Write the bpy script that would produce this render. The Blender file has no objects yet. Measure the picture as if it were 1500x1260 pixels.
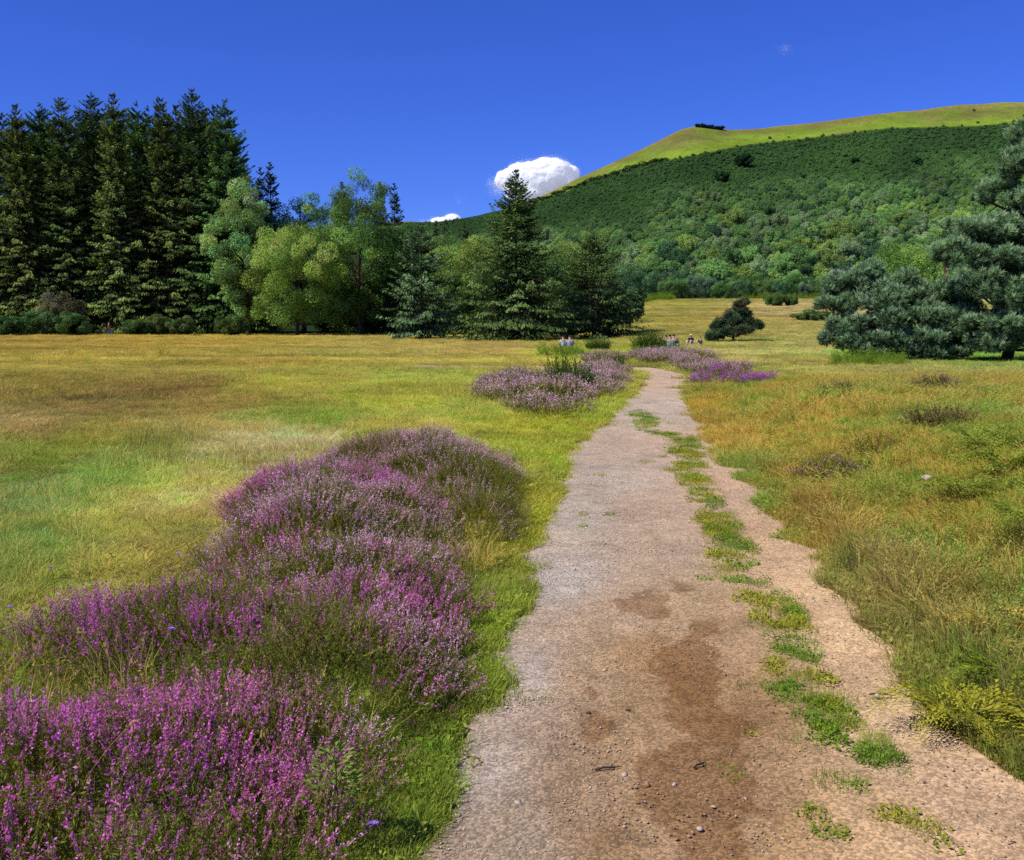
import bpy, math
import numpy as np
from mathutils import Vector, Matrix

R_ = np.random.default_rng
S = bpy.context.scene
C = S.collection
PI = math.pi

# ------------------------------------------------------------------ camera
CAM_Z = 1.75
FPX = 1440.0                       # focal length in photo pixels (photo 1500 x 1260)
TANP = 158.0 / FPX
PITCH = math.atan(TANP)
cd = bpy.data.cameras.new('camera'); cam = bpy.data.objects.new('camera', cd); C.objects.link(cam)
cam.location = (0, 0, CAM_Z); cam.rotation_euler = (PI / 2 - PITCH, 0, 0)
cd.sensor_fit = 'HORIZONTAL'; cd.sensor_width = 36; cd.lens = 36 * FPX / 1500
cd.clip_start = 0.05; cd.clip_end = 20000
S.camera = cam
S.render.resolution_x = 1024; S.render.resolution_y = 860


def gp(px, py, z=0.0):
    """ground point of a photo pixel at height z"""
    xc = (px - 750) / FPX; yc = (630 - py) / FPX
    dy = math.cos(PITCH) + yc * math.sin(PITCH); dz = -math.sin(PITCH) + yc * math.cos(PITCH)
    t = (z - CAM_Z) / dz
    return np.array([xc * t, dy * t, z])


def to_px(x, y, z=0.0):
    y = np.maximum(y, 0.3)
    f = y * math.cos(PITCH) - (z - CAM_Z) * math.sin(PITCH)
    u = y * math.sin(PITCH) + (z - CAM_Z) * math.cos(PITCH)
    f = np.maximum(f, 0.2)
    return 750 + FPX * x / f, 630 - FPX * u / f


def slope(py):
    """rise per metre of ground distance for a photo row"""
    return np.tan(np.arctan((630 - np.asarray(py, float)) / FPX) - PITCH)


def axial(depth, dz):
    return depth * math.cos(PITCH) - dz * math.sin(PITCH)


def at(px, depth, dz=-1.75):
    return (px - 750) / FPX * axial(depth, dz)


# ------------------------------------------------------------------ noise
def _h(ix, iy, s):
    n = (ix.astype(np.int64) * 374761393 + iy.astype(np.int64) * 668265263 + s * 1013904223) & 0xffffffff
    n = ((n ^ (n >> 13)) * 1274126177) & 0xffffffff
    n = ((n ^ (n >> 16)) * 2246822519) & 0xffffffff
    return (n ^ (n >> 15)) / 4294967295.0


def vn(x, y, s=0):
    x = np.asarray(x, float); y = np.asarray(y, float)
    ix = np.floor(x); iy = np.floor(y); fx = x - ix; fy = y - iy
    fx = fx * fx * (3 - 2 * fx); fy = fy * fy * (3 - 2 * fy)
    a = _h(ix, iy, s); b = _h(ix + 1, iy, s); c = _h(ix, iy + 1, s); d = _h(ix + 1, iy + 1, s)
    return (a * (1 - fx) + b * fx) * (1 - fy) + (c * (1 - fx) + d * fx) * fy


def fbm(x, y, s=0, o=4):
    t = 0; a = .5; n = 0
    for k in range(o):
        t = t + a * vn(x * 2 ** k + 17.3 * k, y * 2 ** k - 9.1 * k, s + k); n += a; a *= .5
    return t / n


def sm(a, b, x):
    t = np.clip((x - a) / (b - a), 0, 1)
    return t * t * (3 - 2 * t)


def lin(c):
    c = np.asarray(c, float) / 255
    return np.where(c <= .04045, c / 12.92, ((c + .055) / 1.055) ** 2.4)


# ------------------------------------------------------------------ mesh helpers
def mesh(name, V, F, col=None, mat=None, smooth=False, mats=None, mi=None):
    V = np.ascontiguousarray(V, np.float32); F = np.ascontiguousarray(F, np.int32)
    m = bpy.data.meshes.new(name)
    k = F.shape[1]
    m.vertices.add(len(V)); m.vertices.foreach_set('co', V.ravel())
    m.loops.add(F.size); m.loops.foreach_set('vertex_index', F.ravel())
    m.polygons.add(len(F)); m.polygons.foreach_set('loop_start', np.arange(0, F.size, k, dtype=np.int32))
    if smooth:
        m.polygons.foreach_set('use_smooth', np.ones(len(F), bool))
    if col is not None:
        a = m.attributes.new('col', 'FLOAT_COLOR', 'POINT')
        cc = np.ones((len(V), 4), np.float32); cc[:, :3] = col
        a.data.foreach_set('color', cc.ravel())
    for q in (mats or ([mat] if mat else [])):
        m.materials.append(q)
    if mi is not None:
        m.polygons.foreach_set('material_index', np.asarray(mi, np.int32))
    m.update(calc_edges=True)
    m.validate()
    return m


def obj(name, m, parent=None, **props):
    o = bpy.data.objects.new(name, m); C.objects.link(o)
    if parent is not None:
        o.parent = parent
    for k, v in props.items():
        o[k] = v
    return o


def empty(name, loc, label, category, group=None, rz=0, sc=1.0):
    o = bpy.data.objects.new(name, None); C.objects.link(o)
    o.empty_display_size = .2
    o.location = loc; o.rotation_euler = (0, 0, rz)
    o.scale = (sc, sc, sc) if np.isscalar(sc) else sc
    o['label'] = label; o['category'] = category
    if group:
        o['group'] = group
    return o


def norm(v):
    return v / np.maximum(np.linalg.norm(v, axis=-1, keepdims=True), 1e-9)


def rand_unit(rng, n):
    return norm(rng.normal(size=(n, 3)))


def diamonds(c, d, n, L, W):
    """leaf-shaped quads: centre c, length axis d, approximate normal n"""
    d = norm(d); s = norm(np.cross(d, n))
    L = np.asarray(L)[:, None] / 2; W = np.asarray(W)[:, None] / 2
    V = np.stack([c - d * L, c + s * W + d * L * .15, c + d * L, c - s * W + d * L * .15], 1)
    N = len(c)
    F = np.arange(N * 4).reshape(N, 4)
    return V.reshape(-1, 3), F


def tube(P, r, k=6):
    P = np.asarray(P, float); r = np.asarray(r, float); n = len(P)
    T = norm(np.gradient(P, axis=0))
    ref = np.where(np.abs(T[:, 2:3]) > .9, np.array([[1., 0, 0]]), np.array([[0, 0, 1.]]))
    A = norm(np.cross(T, ref)); B = np.cross(T, A)
    a = np.arange(k) / k * 2 * PI
    V = P[:, None] + r[:, None, None] * (A[:, None] * np.cos(a)[None, :, None] + B[:, None] * np.sin(a)[None, :, None])
    i = np.arange(n - 1)[:, None] * k; j = np.arange(k)[None]; j2 = (j + 1) % k
    F = np.stack([i + j, i + j2, i + k + j2, i + k + j], -1).reshape(-1, 4)
    return V.reshape(-1, 3), F


def join(parts):
    Vs, Fs, o = [], [], 0
    for V, F in parts:
        Vs.append(V); Fs.append(F + o); o += len(V)
    return np.concatenate(Vs), np.concatenate(Fs)


def frames(d, spin):
    """rotation matrices taking +Z to d, spun about it"""
    d = norm(d)
    ref = np.where(np.abs(d[:, 2:3]) > .95, np.array([[1., 0, 0]]), np.array([[0, 0, 1.]]))
    a = norm(np.cross(ref, d)); b = np.cross(d, a)
    cs = np.cos(spin)[:, None]; sn = np.sin(spin)[:, None]
    x = a * cs + b * sn; y = np.cross(d, x)
    return np.stack([x, y, d], -1)


def replicate(pv, pf, R, T, s):
    K = len(T); n = len(pv)
    V = np.einsum('kij,nj->kni', R, pv) * np.asarray(s)[:, None, None] + T[:, None]
    F = pf[None] + (np.arange(K) * n)[:, None, None]
    return V.reshape(-1, 3), F.reshape(-1, pf.shape[1])


# ------------------------------------------------------------------ materials
def new_mat(name):
    m = bpy.data.materials.new(name); m.use_nodes = True
    nt = m.node_tree; nt.nodes.clear()
    out = nt.nodes.new('ShaderNodeOutputMaterial')
    return m, nt, out


def nd(nt, t, **kw):
    n = nt.nodes.new(t)
    for k, v in kw.items():
        if k.startswith('_'):
            setattr(n, k[1:], v)
        else:
            n.inputs[k].default_value = v
    return n


def leaf_mat(name, transl=.25, attr='GEOMETRY', rnd=.18, hue=.015, tint=(1, 1, 1), thru=(1.25, 1.3, .6), gloss=0.0, rough=.5):
    m, nt, out = new_mat(name); L = nt.links.new
    a = nd(nt, 'ShaderNodeAttribute', _attribute_name='col', _attribute_type=attr)
    mul = nd(nt, 'ShaderNodeMix', _data_type='RGBA', _blend_type='MULTIPLY'); mul.inputs[0].default_value = 1
    L(a.outputs['Color'], mul.inputs[6]); mul.inputs[7].default_value = (*tint, 1)
    cur = mul.outputs[2]
    if rnd or hue:
        oi = nd(nt, 'ShaderNodeObjectInfo')
        hs = nd(nt, 'ShaderNodeHueSaturation')
        v = nd(nt, 'ShaderNodeMapRange'); v.inputs[3].default_value = 1 - rnd; v.inputs[4].default_value = 1 + rnd
        h = nd(nt, 'ShaderNodeMapRange'); h.inputs[3].default_value = .5 - hue; h.inputs[4].default_value = .5 + hue
        w = nd(nt, 'ShaderNodeMath', _operation='MULTIPLY'); w.inputs[1].default_value = 7.31
        fr = nd(nt, 'ShaderNodeMath', _operation='FRACT')
        L(oi.outputs['Random'], v.inputs[0]); L(oi.outputs['Random'], w.inputs[0]); L(w.outputs[0], fr.inputs[0]); L(fr.outputs[0], h.inputs[0])
        L(v.outputs[0], hs.inputs['Value']); L(h.outputs[0], hs.inputs['Hue']); L(cur, hs.inputs['Color'])
        cur = hs.outputs[0]
    df = nd(nt, 'ShaderNodeBsdfDiffuse'); L(cur, df.inputs['Color'])
    tr = nd(nt, 'ShaderNodeBsdfTranslucent')
    tm = nd(nt, 'ShaderNodeMix', _data_type='RGBA', _blend_type='MULTIPLY'); tm.inputs[0].default_value = 1
    L(cur, tm.inputs[6]); tm.inputs[7].default_value = (*thru, 1); L(tm.outputs[2], tr.inputs['Color'])
    mx = nd(nt, 'ShaderNodeMixShader'); mx.inputs[0].default_value = transl
    L(df.outputs[0], mx.inputs[1]); L(tr.outputs[0], mx.inputs[2])
    fin = mx.outputs[0]
    if gloss:
        g = nd(nt, 'ShaderNodeBsdfGlossy', Roughness=rough); m2 = nd(nt, 'ShaderNodeMixShader'); m2.inputs[0].default_value = gloss
        L(fin, m2.inputs[1]); L(g.outputs[0], m2.inputs[2]); fin = m2.outputs[0]
    L(fin, out.inputs[0])
    return m


def bark_mat(name, c1, c2, scale=6):
    m, nt, out = new_mat(name); L = nt.links.new
    tc = nd(nt, 'ShaderNodeTexCoord')
    mp = nd(nt, 'ShaderNodeMapping'); mp.inputs['Scale'].default_value = (1, 1, .25); L(tc.outputs['Object'], mp.inputs[0])
    no = nd(nt, 'ShaderNodeTexNoise', Scale=scale, Detail=6.0); L(mp.outputs[0], no.inputs['Vector'])
    cr = nd(nt, 'ShaderNodeValToRGB'); cr.color_ramp.elements[0].color = (*c1, 1); cr.color_ramp.elements[1].color = (*c2, 1)
    cr.color_ramp.elements[0].position = .35; cr.color_ramp.elements[1].position = .65
    L(no.outputs[0], cr.inputs[0])
    b = nd(nt, 'ShaderNodeBsdfDiffuse', Roughness=.8); L(cr.outputs[0], b.inputs[0])
    bp = nd(nt, 'ShaderNodeBump', Strength=.6, Distance=.05); L(no.outputs[0], bp.inputs['Height']); L(bp.outputs[0], b.inputs['Normal'])
    L(b.outputs[0], out.inputs[0])
    return m


def plain_mat(name, c, var=.25, scale=40, rough=.8):
    m, nt, out = new_mat(name); L = nt.links.new
    tc = nd(nt, 'ShaderNodeTexCoord'); no = nd(nt, 'ShaderNodeTexNoise', Scale=scale, Detail=4.0); L(tc.outputs['Object'], no.inputs['Vector'])
    mr = nd(nt, 'ShaderNodeMapRange'); mr.inputs[3].default_value = 1 - var; mr.inputs[4].default_value = 1 + var; L(no.outputs[0], mr.inputs[0])
    hs = nd(nt, 'ShaderNodeHueSaturation'); hs.inputs['Color'].default_value = (*c, 1); L(mr.outputs[0], hs.inputs['Value'])
    b = nd(nt, 'ShaderNodeBsdfPrincipled', Roughness=rough); b.inputs['Specular IOR Level'].default_value = .25
    L(hs.outputs[0], b.inputs['Base Color']); L(b.outputs[0], out.inputs[0])
    return m


def soil_mat(name, kind):
    """ground sheet / path / hill: colour attribute broken up by several scales of noise"""
    m, nt, out = new_mat(name); L = nt.links.new
    a = nd(nt, 'ShaderNodeAttribute', _attribute_name='col')
    g = nd(nt, 'ShaderNodeNewGeometry'); P = g.outputs['Position']
    cur = a.outputs['Color']

    def modulate(src, lo, hi, c):
        mr = nd(nt, 'ShaderNodeMapRange'); mr.inputs[1].default_value = .25; mr.inputs[2].default_value = .75
        mr.inputs[3].default_value = lo; mr.inputs[4].default_value = hi; L(src, mr.inputs[0])
        mx = nd(nt, 'ShaderNodeMix', _data_type='RGBA', _blend_type='MULTIPLY'); mx.inputs[0].default_value = 1
        L(c, mx.inputs[6]); L(mr.outputs[0], mx.inputs[7]); return mx.outputs[2]
    b = nd(nt, 'ShaderNodeBsdfDiffuse', Roughness=.9)
    if kind == 'path':
        n1 = nd(nt, 'ShaderNodeTexNoise', Scale=9.0, Detail=8.0, Roughness=.7); L(P, n1.inputs['Vector'])
        cur = modulate(n1.outputs[0], .80, 1.22, cur)
        v1 = nd(nt, 'ShaderNodeTexVoronoi', Scale=90.0); L(P, v1.inputs['Vector'])
        sep = nd(nt, 'ShaderNodeSeparateColor'); L(v1.outputs['Color'], sep.inputs[0])
        cur = modulate(sep.outputs[0], .74, 1.24, cur)
        v2 = nd(nt, 'ShaderNodeTexVoronoi', Scale=38.0); L(P, v2.inputs['Vector'])
        sep2 = nd(nt, 'ShaderNodeSeparateColor'); L(v2.outputs['Color'], sep2.inputs[0])
        cur = modulate(sep2.outputs[1], .92, 1.07, cur)
        n4 = nd(nt, 'ShaderNodeTexNoise', Scale=1.7, Detail=9.0, Roughness=.72); L(P, n4.inputs['Vector']); cur = modulate(n4.outputs[0], .84, 1.14, cur)
        # tiny dark pits between the stones
        mr = nd(nt, 'ShaderNodeMapRange'); mr.inputs[1].default_value = .0; mr.inputs[2].default_value = .55; mr.inputs[3].default_value = 1.05; mr.inputs[4].default_value = .6
        L(v1.outputs['Distance'], mr.inputs[0])
        mx = nd(nt, 'ShaderNodeMix', _data_type='RGBA', _blend_type='MULTIPLY'); mx.inputs[0].default_value = .55
        L(cur, mx.inputs[6]); L(mr.outputs[0], mx.inputs[7]); cur = mx.outputs[2]
        ad = nd(nt, 'ShaderNodeMath', _operation='MULTIPLY_ADD'); ad.inputs[1].default_value = -.012; L(v1.outputs['Distance'], ad.inputs[0])
        m3 = nd(nt, 'ShaderNodeMath', _operation='MULTIPLY'); m3.inputs[1].default_value = .03; L(n1.outputs[0], m3.inputs[0]); L(m3.outputs[0], ad.inputs[2])
        ad2 = nd(nt, 'ShaderNodeMath', _operation='MULTIPLY_ADD'); ad2.inputs[1].default_value = -.008; L(v2.outputs['Distance'], ad2.inputs[0]); L(ad.outputs[0], ad2.inputs[2])
        bp = nd(nt, 'ShaderNodeBump', Strength=.6, Distance=1.0); L(ad2.outputs[0], bp.inputs['Height']); L(bp.outputs[0], b.inputs['Normal'])
    else:
        sc = {'ground': (.35, 4.0, 30.0), 'hill': (.02, .12, .6)}[kind]
        for s_, lo, hi in zip(sc, (.85, .75, .6), (1.15, 1.25, 1.35)):
            n1 = nd(nt, 'ShaderNodeTexNoise', Scale=s_, Detail=6.0, Roughness=.65); L(P, n1.inputs['Vector'])
            cur = modulate(n1.outputs[0], lo, hi, cur)
        bp = nd(nt, 'ShaderNodeBump', Strength=.7, Distance={'ground': .06, 'hill': 1.5}[kind]); L(n1.outputs[0], bp.inputs['Height']); L(bp.outputs[0], b.inputs['Normal'])
    L(cur, b.inputs[0]); L(b.outputs[0], out.inputs[0])
    return m


M = dict(
    spruce=leaf_mat('spruce_needles', .12, rnd=.2, hue=.012),
    broad=leaf_mat('broadleaf', .38, rnd=.14, hue=.012),
    pine=leaf_mat('pine_needles', .25, rnd=.1, hue=.008),
    grass=leaf_mat('grass_blades', .38, attr='INSTANCER', rnd=0, hue=0, thru=(1.2, 1.25, .85)),
    wood=leaf_mat('hill_wood_leaves', .25, attr='INSTANCER', rnd=0, hue=0),
    herb=leaf_mat('herb_leaves', .28, rnd=0, hue=0),
    flower=leaf_mat('heather_blossom', .3, rnd=0, hue=0),
    bark=bark_mat('conifer_bark', (.05, .035, .025), (.13, .09, .065)),
    birch=bark_mat('birch_bark', (.12, .1, .08), (.4, .38, .34)),
    redbark=bark_mat('pine_bark', (.07, .04, .025), (.2, .11, .065)),
    ground=soil_mat('meadow_soil', 'ground'), path=soil_mat('gravel_path', 'path'), hill=soil_mat('hill_grass', 'hill'),
)

# ------------------------------------------------------------------ path outline
PL = [(620, 1260), (662, 1180), (712, 1085), (738, 1005), (766, 905), (790, 830), (812, 745), (828, 693), (850, 652), (888, 612), (922, 577), (939, 556), (940, 545)]
PR = [(1500, 1142), (1400, 1072), (1312, 990), (1268, 920), (1200, 850), (1152, 782), (1110, 727), (1062, 682), (1037, 640), (1018, 600), (1010, 572), (1006, 553), (996, 545)]
pl = np.array([(-.30, -3), (-.32, 1.0), (-.33, 2.0)] + [tuple(gp(*p)[:2]) for p in PL])
pr = np.array([(2.75, -3), (2.5, 1.0), (2.2, 2.6)] + [tuple(gp(*p)[:2]) for p in PR])


def xl(y):
    return np.interp(y, pl[:, 1], pl[:, 0]) - .09


def xr(y):
    return np.interp(y, pr[:, 1], pr[:, 0]) + .10


def in_path(x, y, grow=0.0):
    e = .05 + .012 * np.clip(y, 0, 30)
    jl = (fbm(y * 2.2, x * 0 + 3, 11) - .5) * 3.2 * e; jr = (fbm(y * 2.0, x * 0 + 9, 12) - .5) * 3.6 * e
    straight = (x > xl(y) + jl - grow) & (x < xr(y) + jr + grow) & (y < 36.8)
    bend = (y >= 35.5) & (y < 40.2 - .3 * np.clip(x - 2, 0, 3) + grow) & (x > -4) & (x < np.interp(y, [35, 38.5, 40.5], [5.9, 5.6, 3.8]) + grow) & (x > np.interp(y, [35, 37.2, 37.8], [4.6, 4.2, -4]) - grow)
    return straight | bend


def height(x, y):
    x = np.asarray(x, float); y = np.asarray(y, float)
    d = np.hypot(x, y)
    near = 1 - sm(20, 34, y)
    bank = sm(0, 2.6, x - xr(y)) * (.30 + .16 * fbm(x * .5, y * .5, 5)) * near * sm(-2, 3, y)
    left = sm(0, 1.6, xl(y) - x) * .06 * near
    und = (fbm(x * .12, y * .12, 21) - .5) * .22 * sm(6, 30, d) + (fbm(x * .9, y * .9, 22, 3) - .5) * .05
    rise = sm(70, 330, y) * 9.0 * sm(.075, .15, x / np.maximum(y, 1)) * (y > 0)
    mound = .9 * np.exp(-(((x - 17) / 9) ** 2 + ((y - 118) / 22) ** 2))
    far = sm(150, 900, d) * 4 * (1 - sm(.05, .15, x / np.maximum(y, 1)))
    pm = ((x > xl(y)) & (x < xr(y)) & (y < 37))
    return bank + left + und * (1 - .8 * pm) + rise + mound + far


# ------------------------------------------------------------------ colour of the ground cover by place
GC = [  # photo x, y, colour there
    (0, 497, (160, 128, 46)), (100, 497, (166, 130, 44)), (300, 500, (172, 138, 46)), (600, 508, (182, 152, 60)), (720, 512, (176, 140, 62)), (400, 520, (168, 142, 50)), (100, 530, (172, 145, 50)),
    (60, 565, (140, 118, 40)), (250, 578, (132, 100, 42)), (130, 600, (142, 112, 46)), (40, 630, (158, 128, 60)), (330, 600, (150, 120, 45)), (450, 558, (168, 150, 48)), (650, 555, (166, 160, 52)), (560, 590, (160, 152, 44)), (700, 600, (160, 154, 50)),
    (450, 622, (120, 134, 34)), (400, 655, (208, 172, 96)), (330, 668, (196, 164, 88)), (120, 650, (138, 128, 36)), (60, 670, (126, 126, 34)), (230, 660, (130, 128, 36)), (150, 700, (136, 148, 50)), (60, 740, (142, 150, 62)), (40, 800, (138, 146, 56)), (150, 790, (160, 152, 56)),
    (280, 745, (198, 166, 80)), (320, 710, (184, 160, 70)), (230, 720, (160, 156, 56)), (200, 830, (178, 156, 60)), (20, 900, (150, 142, 48)), (30, 980, (138, 128, 44)), (200, 960, (104, 100, 34)), (560, 640, (168, 150, 50)),
    (800, 660, (160, 150, 38)), (830, 620, (158, 148, 36)), (780, 760, (158, 146, 36)), (720, 960, (134, 140, 36)), (640, 1150, (118, 134, 34)), (880, 600, (150, 150, 40)), (700, 1040, (140, 144, 38)),
    (760, 525, (178, 150, 56)), (880, 515, (150, 148, 44)), (830, 522, (176, 164, 50)), (950, 520, (160, 150, 46)),
    (1050, 600, (178, 140, 40)), (1090, 640, (184, 142, 48)), (1150, 690, (166, 126, 42)), (1130, 590, (150, 134, 40)), (1180, 565, (150, 136, 44)), (1200, 620, (188, 152, 62)), (1290, 620, (170, 146, 60)), (1100, 575, (146, 132, 42)),
    (1400, 690, (124, 134, 46)), (1460, 760, (112, 130, 44)), (1300, 740, (136, 134, 44)), (1350, 850, (134, 116, 46)), (1240, 800, (156, 122, 46)), (1200, 760, (160, 124, 46)), (1420, 930, (138, 122, 46)), (1480, 850, (128, 122, 46)), (1300, 900, (150, 124, 54)),
    (1125, 740, (124, 140, 46)), (1085, 690, (134, 142, 46)), (1180, 820, (124, 136, 46)), (1400, 600, (146, 140, 56)), (1300, 545, (166, 144, 60)), (1450, 560, (152, 142, 58)), (1490, 640, (104, 134, 52)), (1200, 535, (172, 150, 60)), (1440, 1010, (124, 118, 40)),
    (1100, 520, (184, 158, 74)), (1200, 510, (180, 152, 70)), (1150, 485, (164, 136, 62)), (1060, 490, (160, 134, 50)), (1000, 482, (146, 128, 42)), (950, 475, (158, 136, 44)), (1150, 462, (170, 136, 66)),
    (940, 458, (118, 158, 40)), (1000, 460, (128, 148, 40)), (1180, 447, (190, 148, 88)), (1120, 450, (160, 132, 60)), (1300, 500, (150, 140, 56)), (1400, 520, (120, 148, 40)), (1250, 515, (112, 158, 40)),
]
PC = [(700, 1150, (186, 160, 142)), (760, 1000, (192, 166, 150)), (800, 850, (194, 172, 156)), (850, 750, (194, 170, 150)), (900, 700, (190, 164, 144)), (950, 600, (198, 170, 148)), (965, 560, (204, 168, 140)), (850, 1000, (182, 146, 112)), (900, 900, (188, 152, 122)),
      (980, 800, (184, 152, 126)), (1000, 900, (182, 146, 112)), (1045, 925, (174, 136, 102)), (950, 1050, (172, 134, 98)), (1050, 1050, (168, 128, 90)), (1000, 1180, (172, 134, 100)), (1085, 1205, (164, 126, 92)), (1100, 1050, (150, 112, 78)), (1180, 850, (208, 166, 126)),
      (1230, 950, (208, 166, 126)), (1120, 780, (204, 162, 126)), (1300, 1080, (208, 168, 130)), (1400, 1180, (204, 162, 126)), (1250, 1200, (198, 156, 116)), (1150, 1230, (182, 140, 100)), (750, 1240, (182, 152, 126)), (850, 1200, (172, 136, 106)), (1060, 700, (204, 162, 130)),
      (920, 1120, (170, 132, 98)), (880, 1240, (160, 122, 88)), (1000, 1010, (170, 128, 90)), (940, 960, (172, 130, 90)), (1030, 650, (200, 164, 134)), (960, 740, (190, 156, 130))]


def idw(ctrl, x, y, wob, power=3.0):
    px, py = to_px(x, y)
    py = np.maximum(py, 440)
    # work in a bearing / log-depth plane so that patches keep believable footprints
    U = px / 260.0; Vv = np.log(np.maximum(py - 430, 8)) * 3.0
    U = U + (fbm(x * .35, y * .35, 31, 3) - .5) * wob; Vv = Vv + (fbm(x * .35 + 50, y * .35, 32, 3) - .5) * wob
    num = 0; den = 0
    for (a, b, c) in ctrl:
        d2 = (U - a / 260.0) ** 2 + (Vv - math.log(max(b - 430, 8)) * 3.0) ** 2
        w = 1 / (d2 + .006) ** (power / 2); num = num + w[:, None] * lin(c)[None]; den = den + w
    return num / den[:, None]


def cover_col(x, y):
    c = idw(GC, x, y, .5) * np.array([[1.32, 1.54, 2.9]])
    n1 = fbm(x * .55, y * .55, 41); n2 = fbm(x * 2.2, y * 2.2, 42, 3); n3 = fbm(x * .10, y * .32, 43, 3)
    c = c * (.62 + .76 * n1)[:, None] * (.8 + .4 * n2)[:, None]
    st = fbm(x * .02 + 3, y * .22, 46, 4); c = c * (1 + ((st - .5) * .9 * sm(16, 50, y))[:, None])
    warm = ((n3 - .5) * 1.1 + (n2 - .5) * .5)[:, None]
    rb = (sm(.2, 1.0, x - xr(y)) * (1 - sm(22, 32, y)))[:, None]
    gm = sm(.40, .60, fbm(x * .8 + 5, y * .8, 47, 4))[:, None]; patch = lin((182, 152, 66)) * 1.3 * (1 - gm) + lin((132, 150, 58)) * 1.35 * gm
    rb = rb * (.25 + .4 * sm(4.5, 7, y))[:, None]; c = c * (1 - rb) + patch * rb
    return np.clip(c * (1 + warm * np.array([[.22, .0, -.15]])), .005, .7)


def path_col(x, y):
    c = idw(PC, x, y, .35) * np.array([[.93, 1.04, 1.01]])
    n1 = fbm(x * 1.6, y * 1.1, 51); n2 = fbm(x * 6, y * 6, 52, 3)
    dz = np.exp(-((y - 3.6) / 1.9) ** 2) * np.exp(-((x - .74) / .36) ** 2) + .8 * np.exp(-((y - 5.6) / .8) ** 2) * np.exp(-((x - .98) / .25) ** 2)
    damp = sm(.47, .55, fbm(x * 3.4 + 7, y * 2.2, 53, 7) + .16 * (fbm(x * 21, y * 16, 54, 4) - .5) + .34 * (dz - .78)) * sm(.12, .3, dz)
    c = c * (.86 + .28 * n1)[:, None] * (.86 + .28 * n2)[:, None]
    return c * (1 - damp[:, None] * np.array([[.30, .38, .45]]))


# ------------------------------------------------------------------ ground sheet
def build_ground():
    fa = np.linspace(-62, 62, 560); ba = np.linspace(62, 298, 70)[1:-1]
    ang = np.radians(np.concatenate([fa, ba])); r = np.geomspace(.5, 4200, 470)
    A, Rr = np.meshgrid(ang, r)
    X = (Rr * np.sin(A)).ravel(); Y = (Rr * np.cos(A)).ravel()
    Z = height(X, Y)
    ins = in_path(X, Y, -.03)
    Z = Z - .035 * ins
    na = len(ang); nr = len(r)
    i = np.arange(nr - 1)[:, None] * na; j = np.arange(na)[None]; j2 = (j + 1) % na
    F = np.stack([i + j, i + na + j, i + na + j2, i + j2], -1).reshape(-1, 4)[:, ::-1]
    V = np.stack([X, Y, Z], 1)
    # fill the hole under the camera
    c = len(V); V = np.concatenate([V, [[0, 0, float(height(np.array([0.]), np.array([0.]))[0])]]])
    fan = np.stack([np.full(na, c), np.full(na, c), np.arange(na), (np.arange(na) + 1) % na], -1)
    col = np.concatenate([cover_col(X, Y) * .70, [[.1, .09, .03]]])
    soil = lin((120, 84, 52)) * .8
    k = np.concatenate([in_path(X, Y, .05), [False]])
    col[k] = soil
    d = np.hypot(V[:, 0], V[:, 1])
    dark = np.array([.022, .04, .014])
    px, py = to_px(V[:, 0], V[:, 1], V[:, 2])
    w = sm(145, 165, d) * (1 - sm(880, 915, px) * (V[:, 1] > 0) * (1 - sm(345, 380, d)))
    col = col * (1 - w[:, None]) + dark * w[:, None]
    tri = np.stack([np.full(na, c), np.arange(na), (np.arange(na) + 1) % na], -1)
    F3 = np.concatenate([F[:, [0, 1, 2]], F[:, [0, 2, 3]], tri[:, [0, 2, 1]]])
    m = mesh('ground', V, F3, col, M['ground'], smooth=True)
    return obj('ground', m, kind='structure')


build_ground()


def build_path():
    ys = np.concatenate([np.arange(.6, 2.4, .03), np.arange(2.4, 7, .012), np.arange(7, 12, .03), np.geomspace(12, 36.9, 400)])
    nu = 260
    u = np.linspace(0, 1, nu)
    e = .05 + .012 * np.clip(ys, 0, 30)
    L = xl(ys) + (fbm(ys * 2.2, ys * 0 + 3, 11) - .5) * 3.2 * e
    Rt = xr(ys) + (fbm(ys * 2.0, ys * 0 + 9, 12) - .5) * 3.6 * e
    # the far bend to the left, behind the heather
    cl = [np.stack([L, ys], 1), np.stack([Rt, ys], 1)]
    bl = np.array([(4.2, 37.3), (3.3, 37.6), (1.5, 37.9), (-1.5, 38.0), (-4, 38.1)]); br = np.array([(5.7, 37.8), (5.2, 38.9), (3.6, 39.8), (0, 40.2), (-4, 40.2)])
    tt = np.linspace(0, 4, 60)
    cl[0] = np.concatenate([cl[0], np.stack([np.interp(tt, range(5), bl[:, k]) for k in (0, 1)], 1)])
    cl[1] = np.concatenate([cl[1], np.stack([np.interp(tt, range(5), br[:, k]) for k in (0, 1)], 1)])
    P = cl[0][:, None] * (1 - u)[None, :, None] + cl[1][:, None] * u[None, :, None]
    X = P[..., 0].ravel(); Y = P[..., 1].ravel()
    edge = np.minimum(np.tile(u, len(P)), 1 - np.tile(u, len(P)))
    Z = height(X, Y) + .006 + (fbm(X * 3, Y * 3, 61, 3) - .5) * .03 * sm(0, .06, edge) - .03 * (1 - sm(0, .03, edge))
    Z = Z - .02 * np.exp(-((np.tile(u, len(P)) - .84) / .1) ** 2)
    n = len(P)
    i = np.arange(n - 1)[:, None] * nu; j = np.arange(nu - 1)[None]
    F = np.stack([i + j, i + j + 1, i + nu + j + 1, i + nu + j], -1).reshape(-1, 4)
    m = mesh('path', np.stack([X, Y, Z], 1), F, path_col(X, Y), M['path'], smooth=True)
    return obj('path', m, kind='structure')


build_path()

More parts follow.
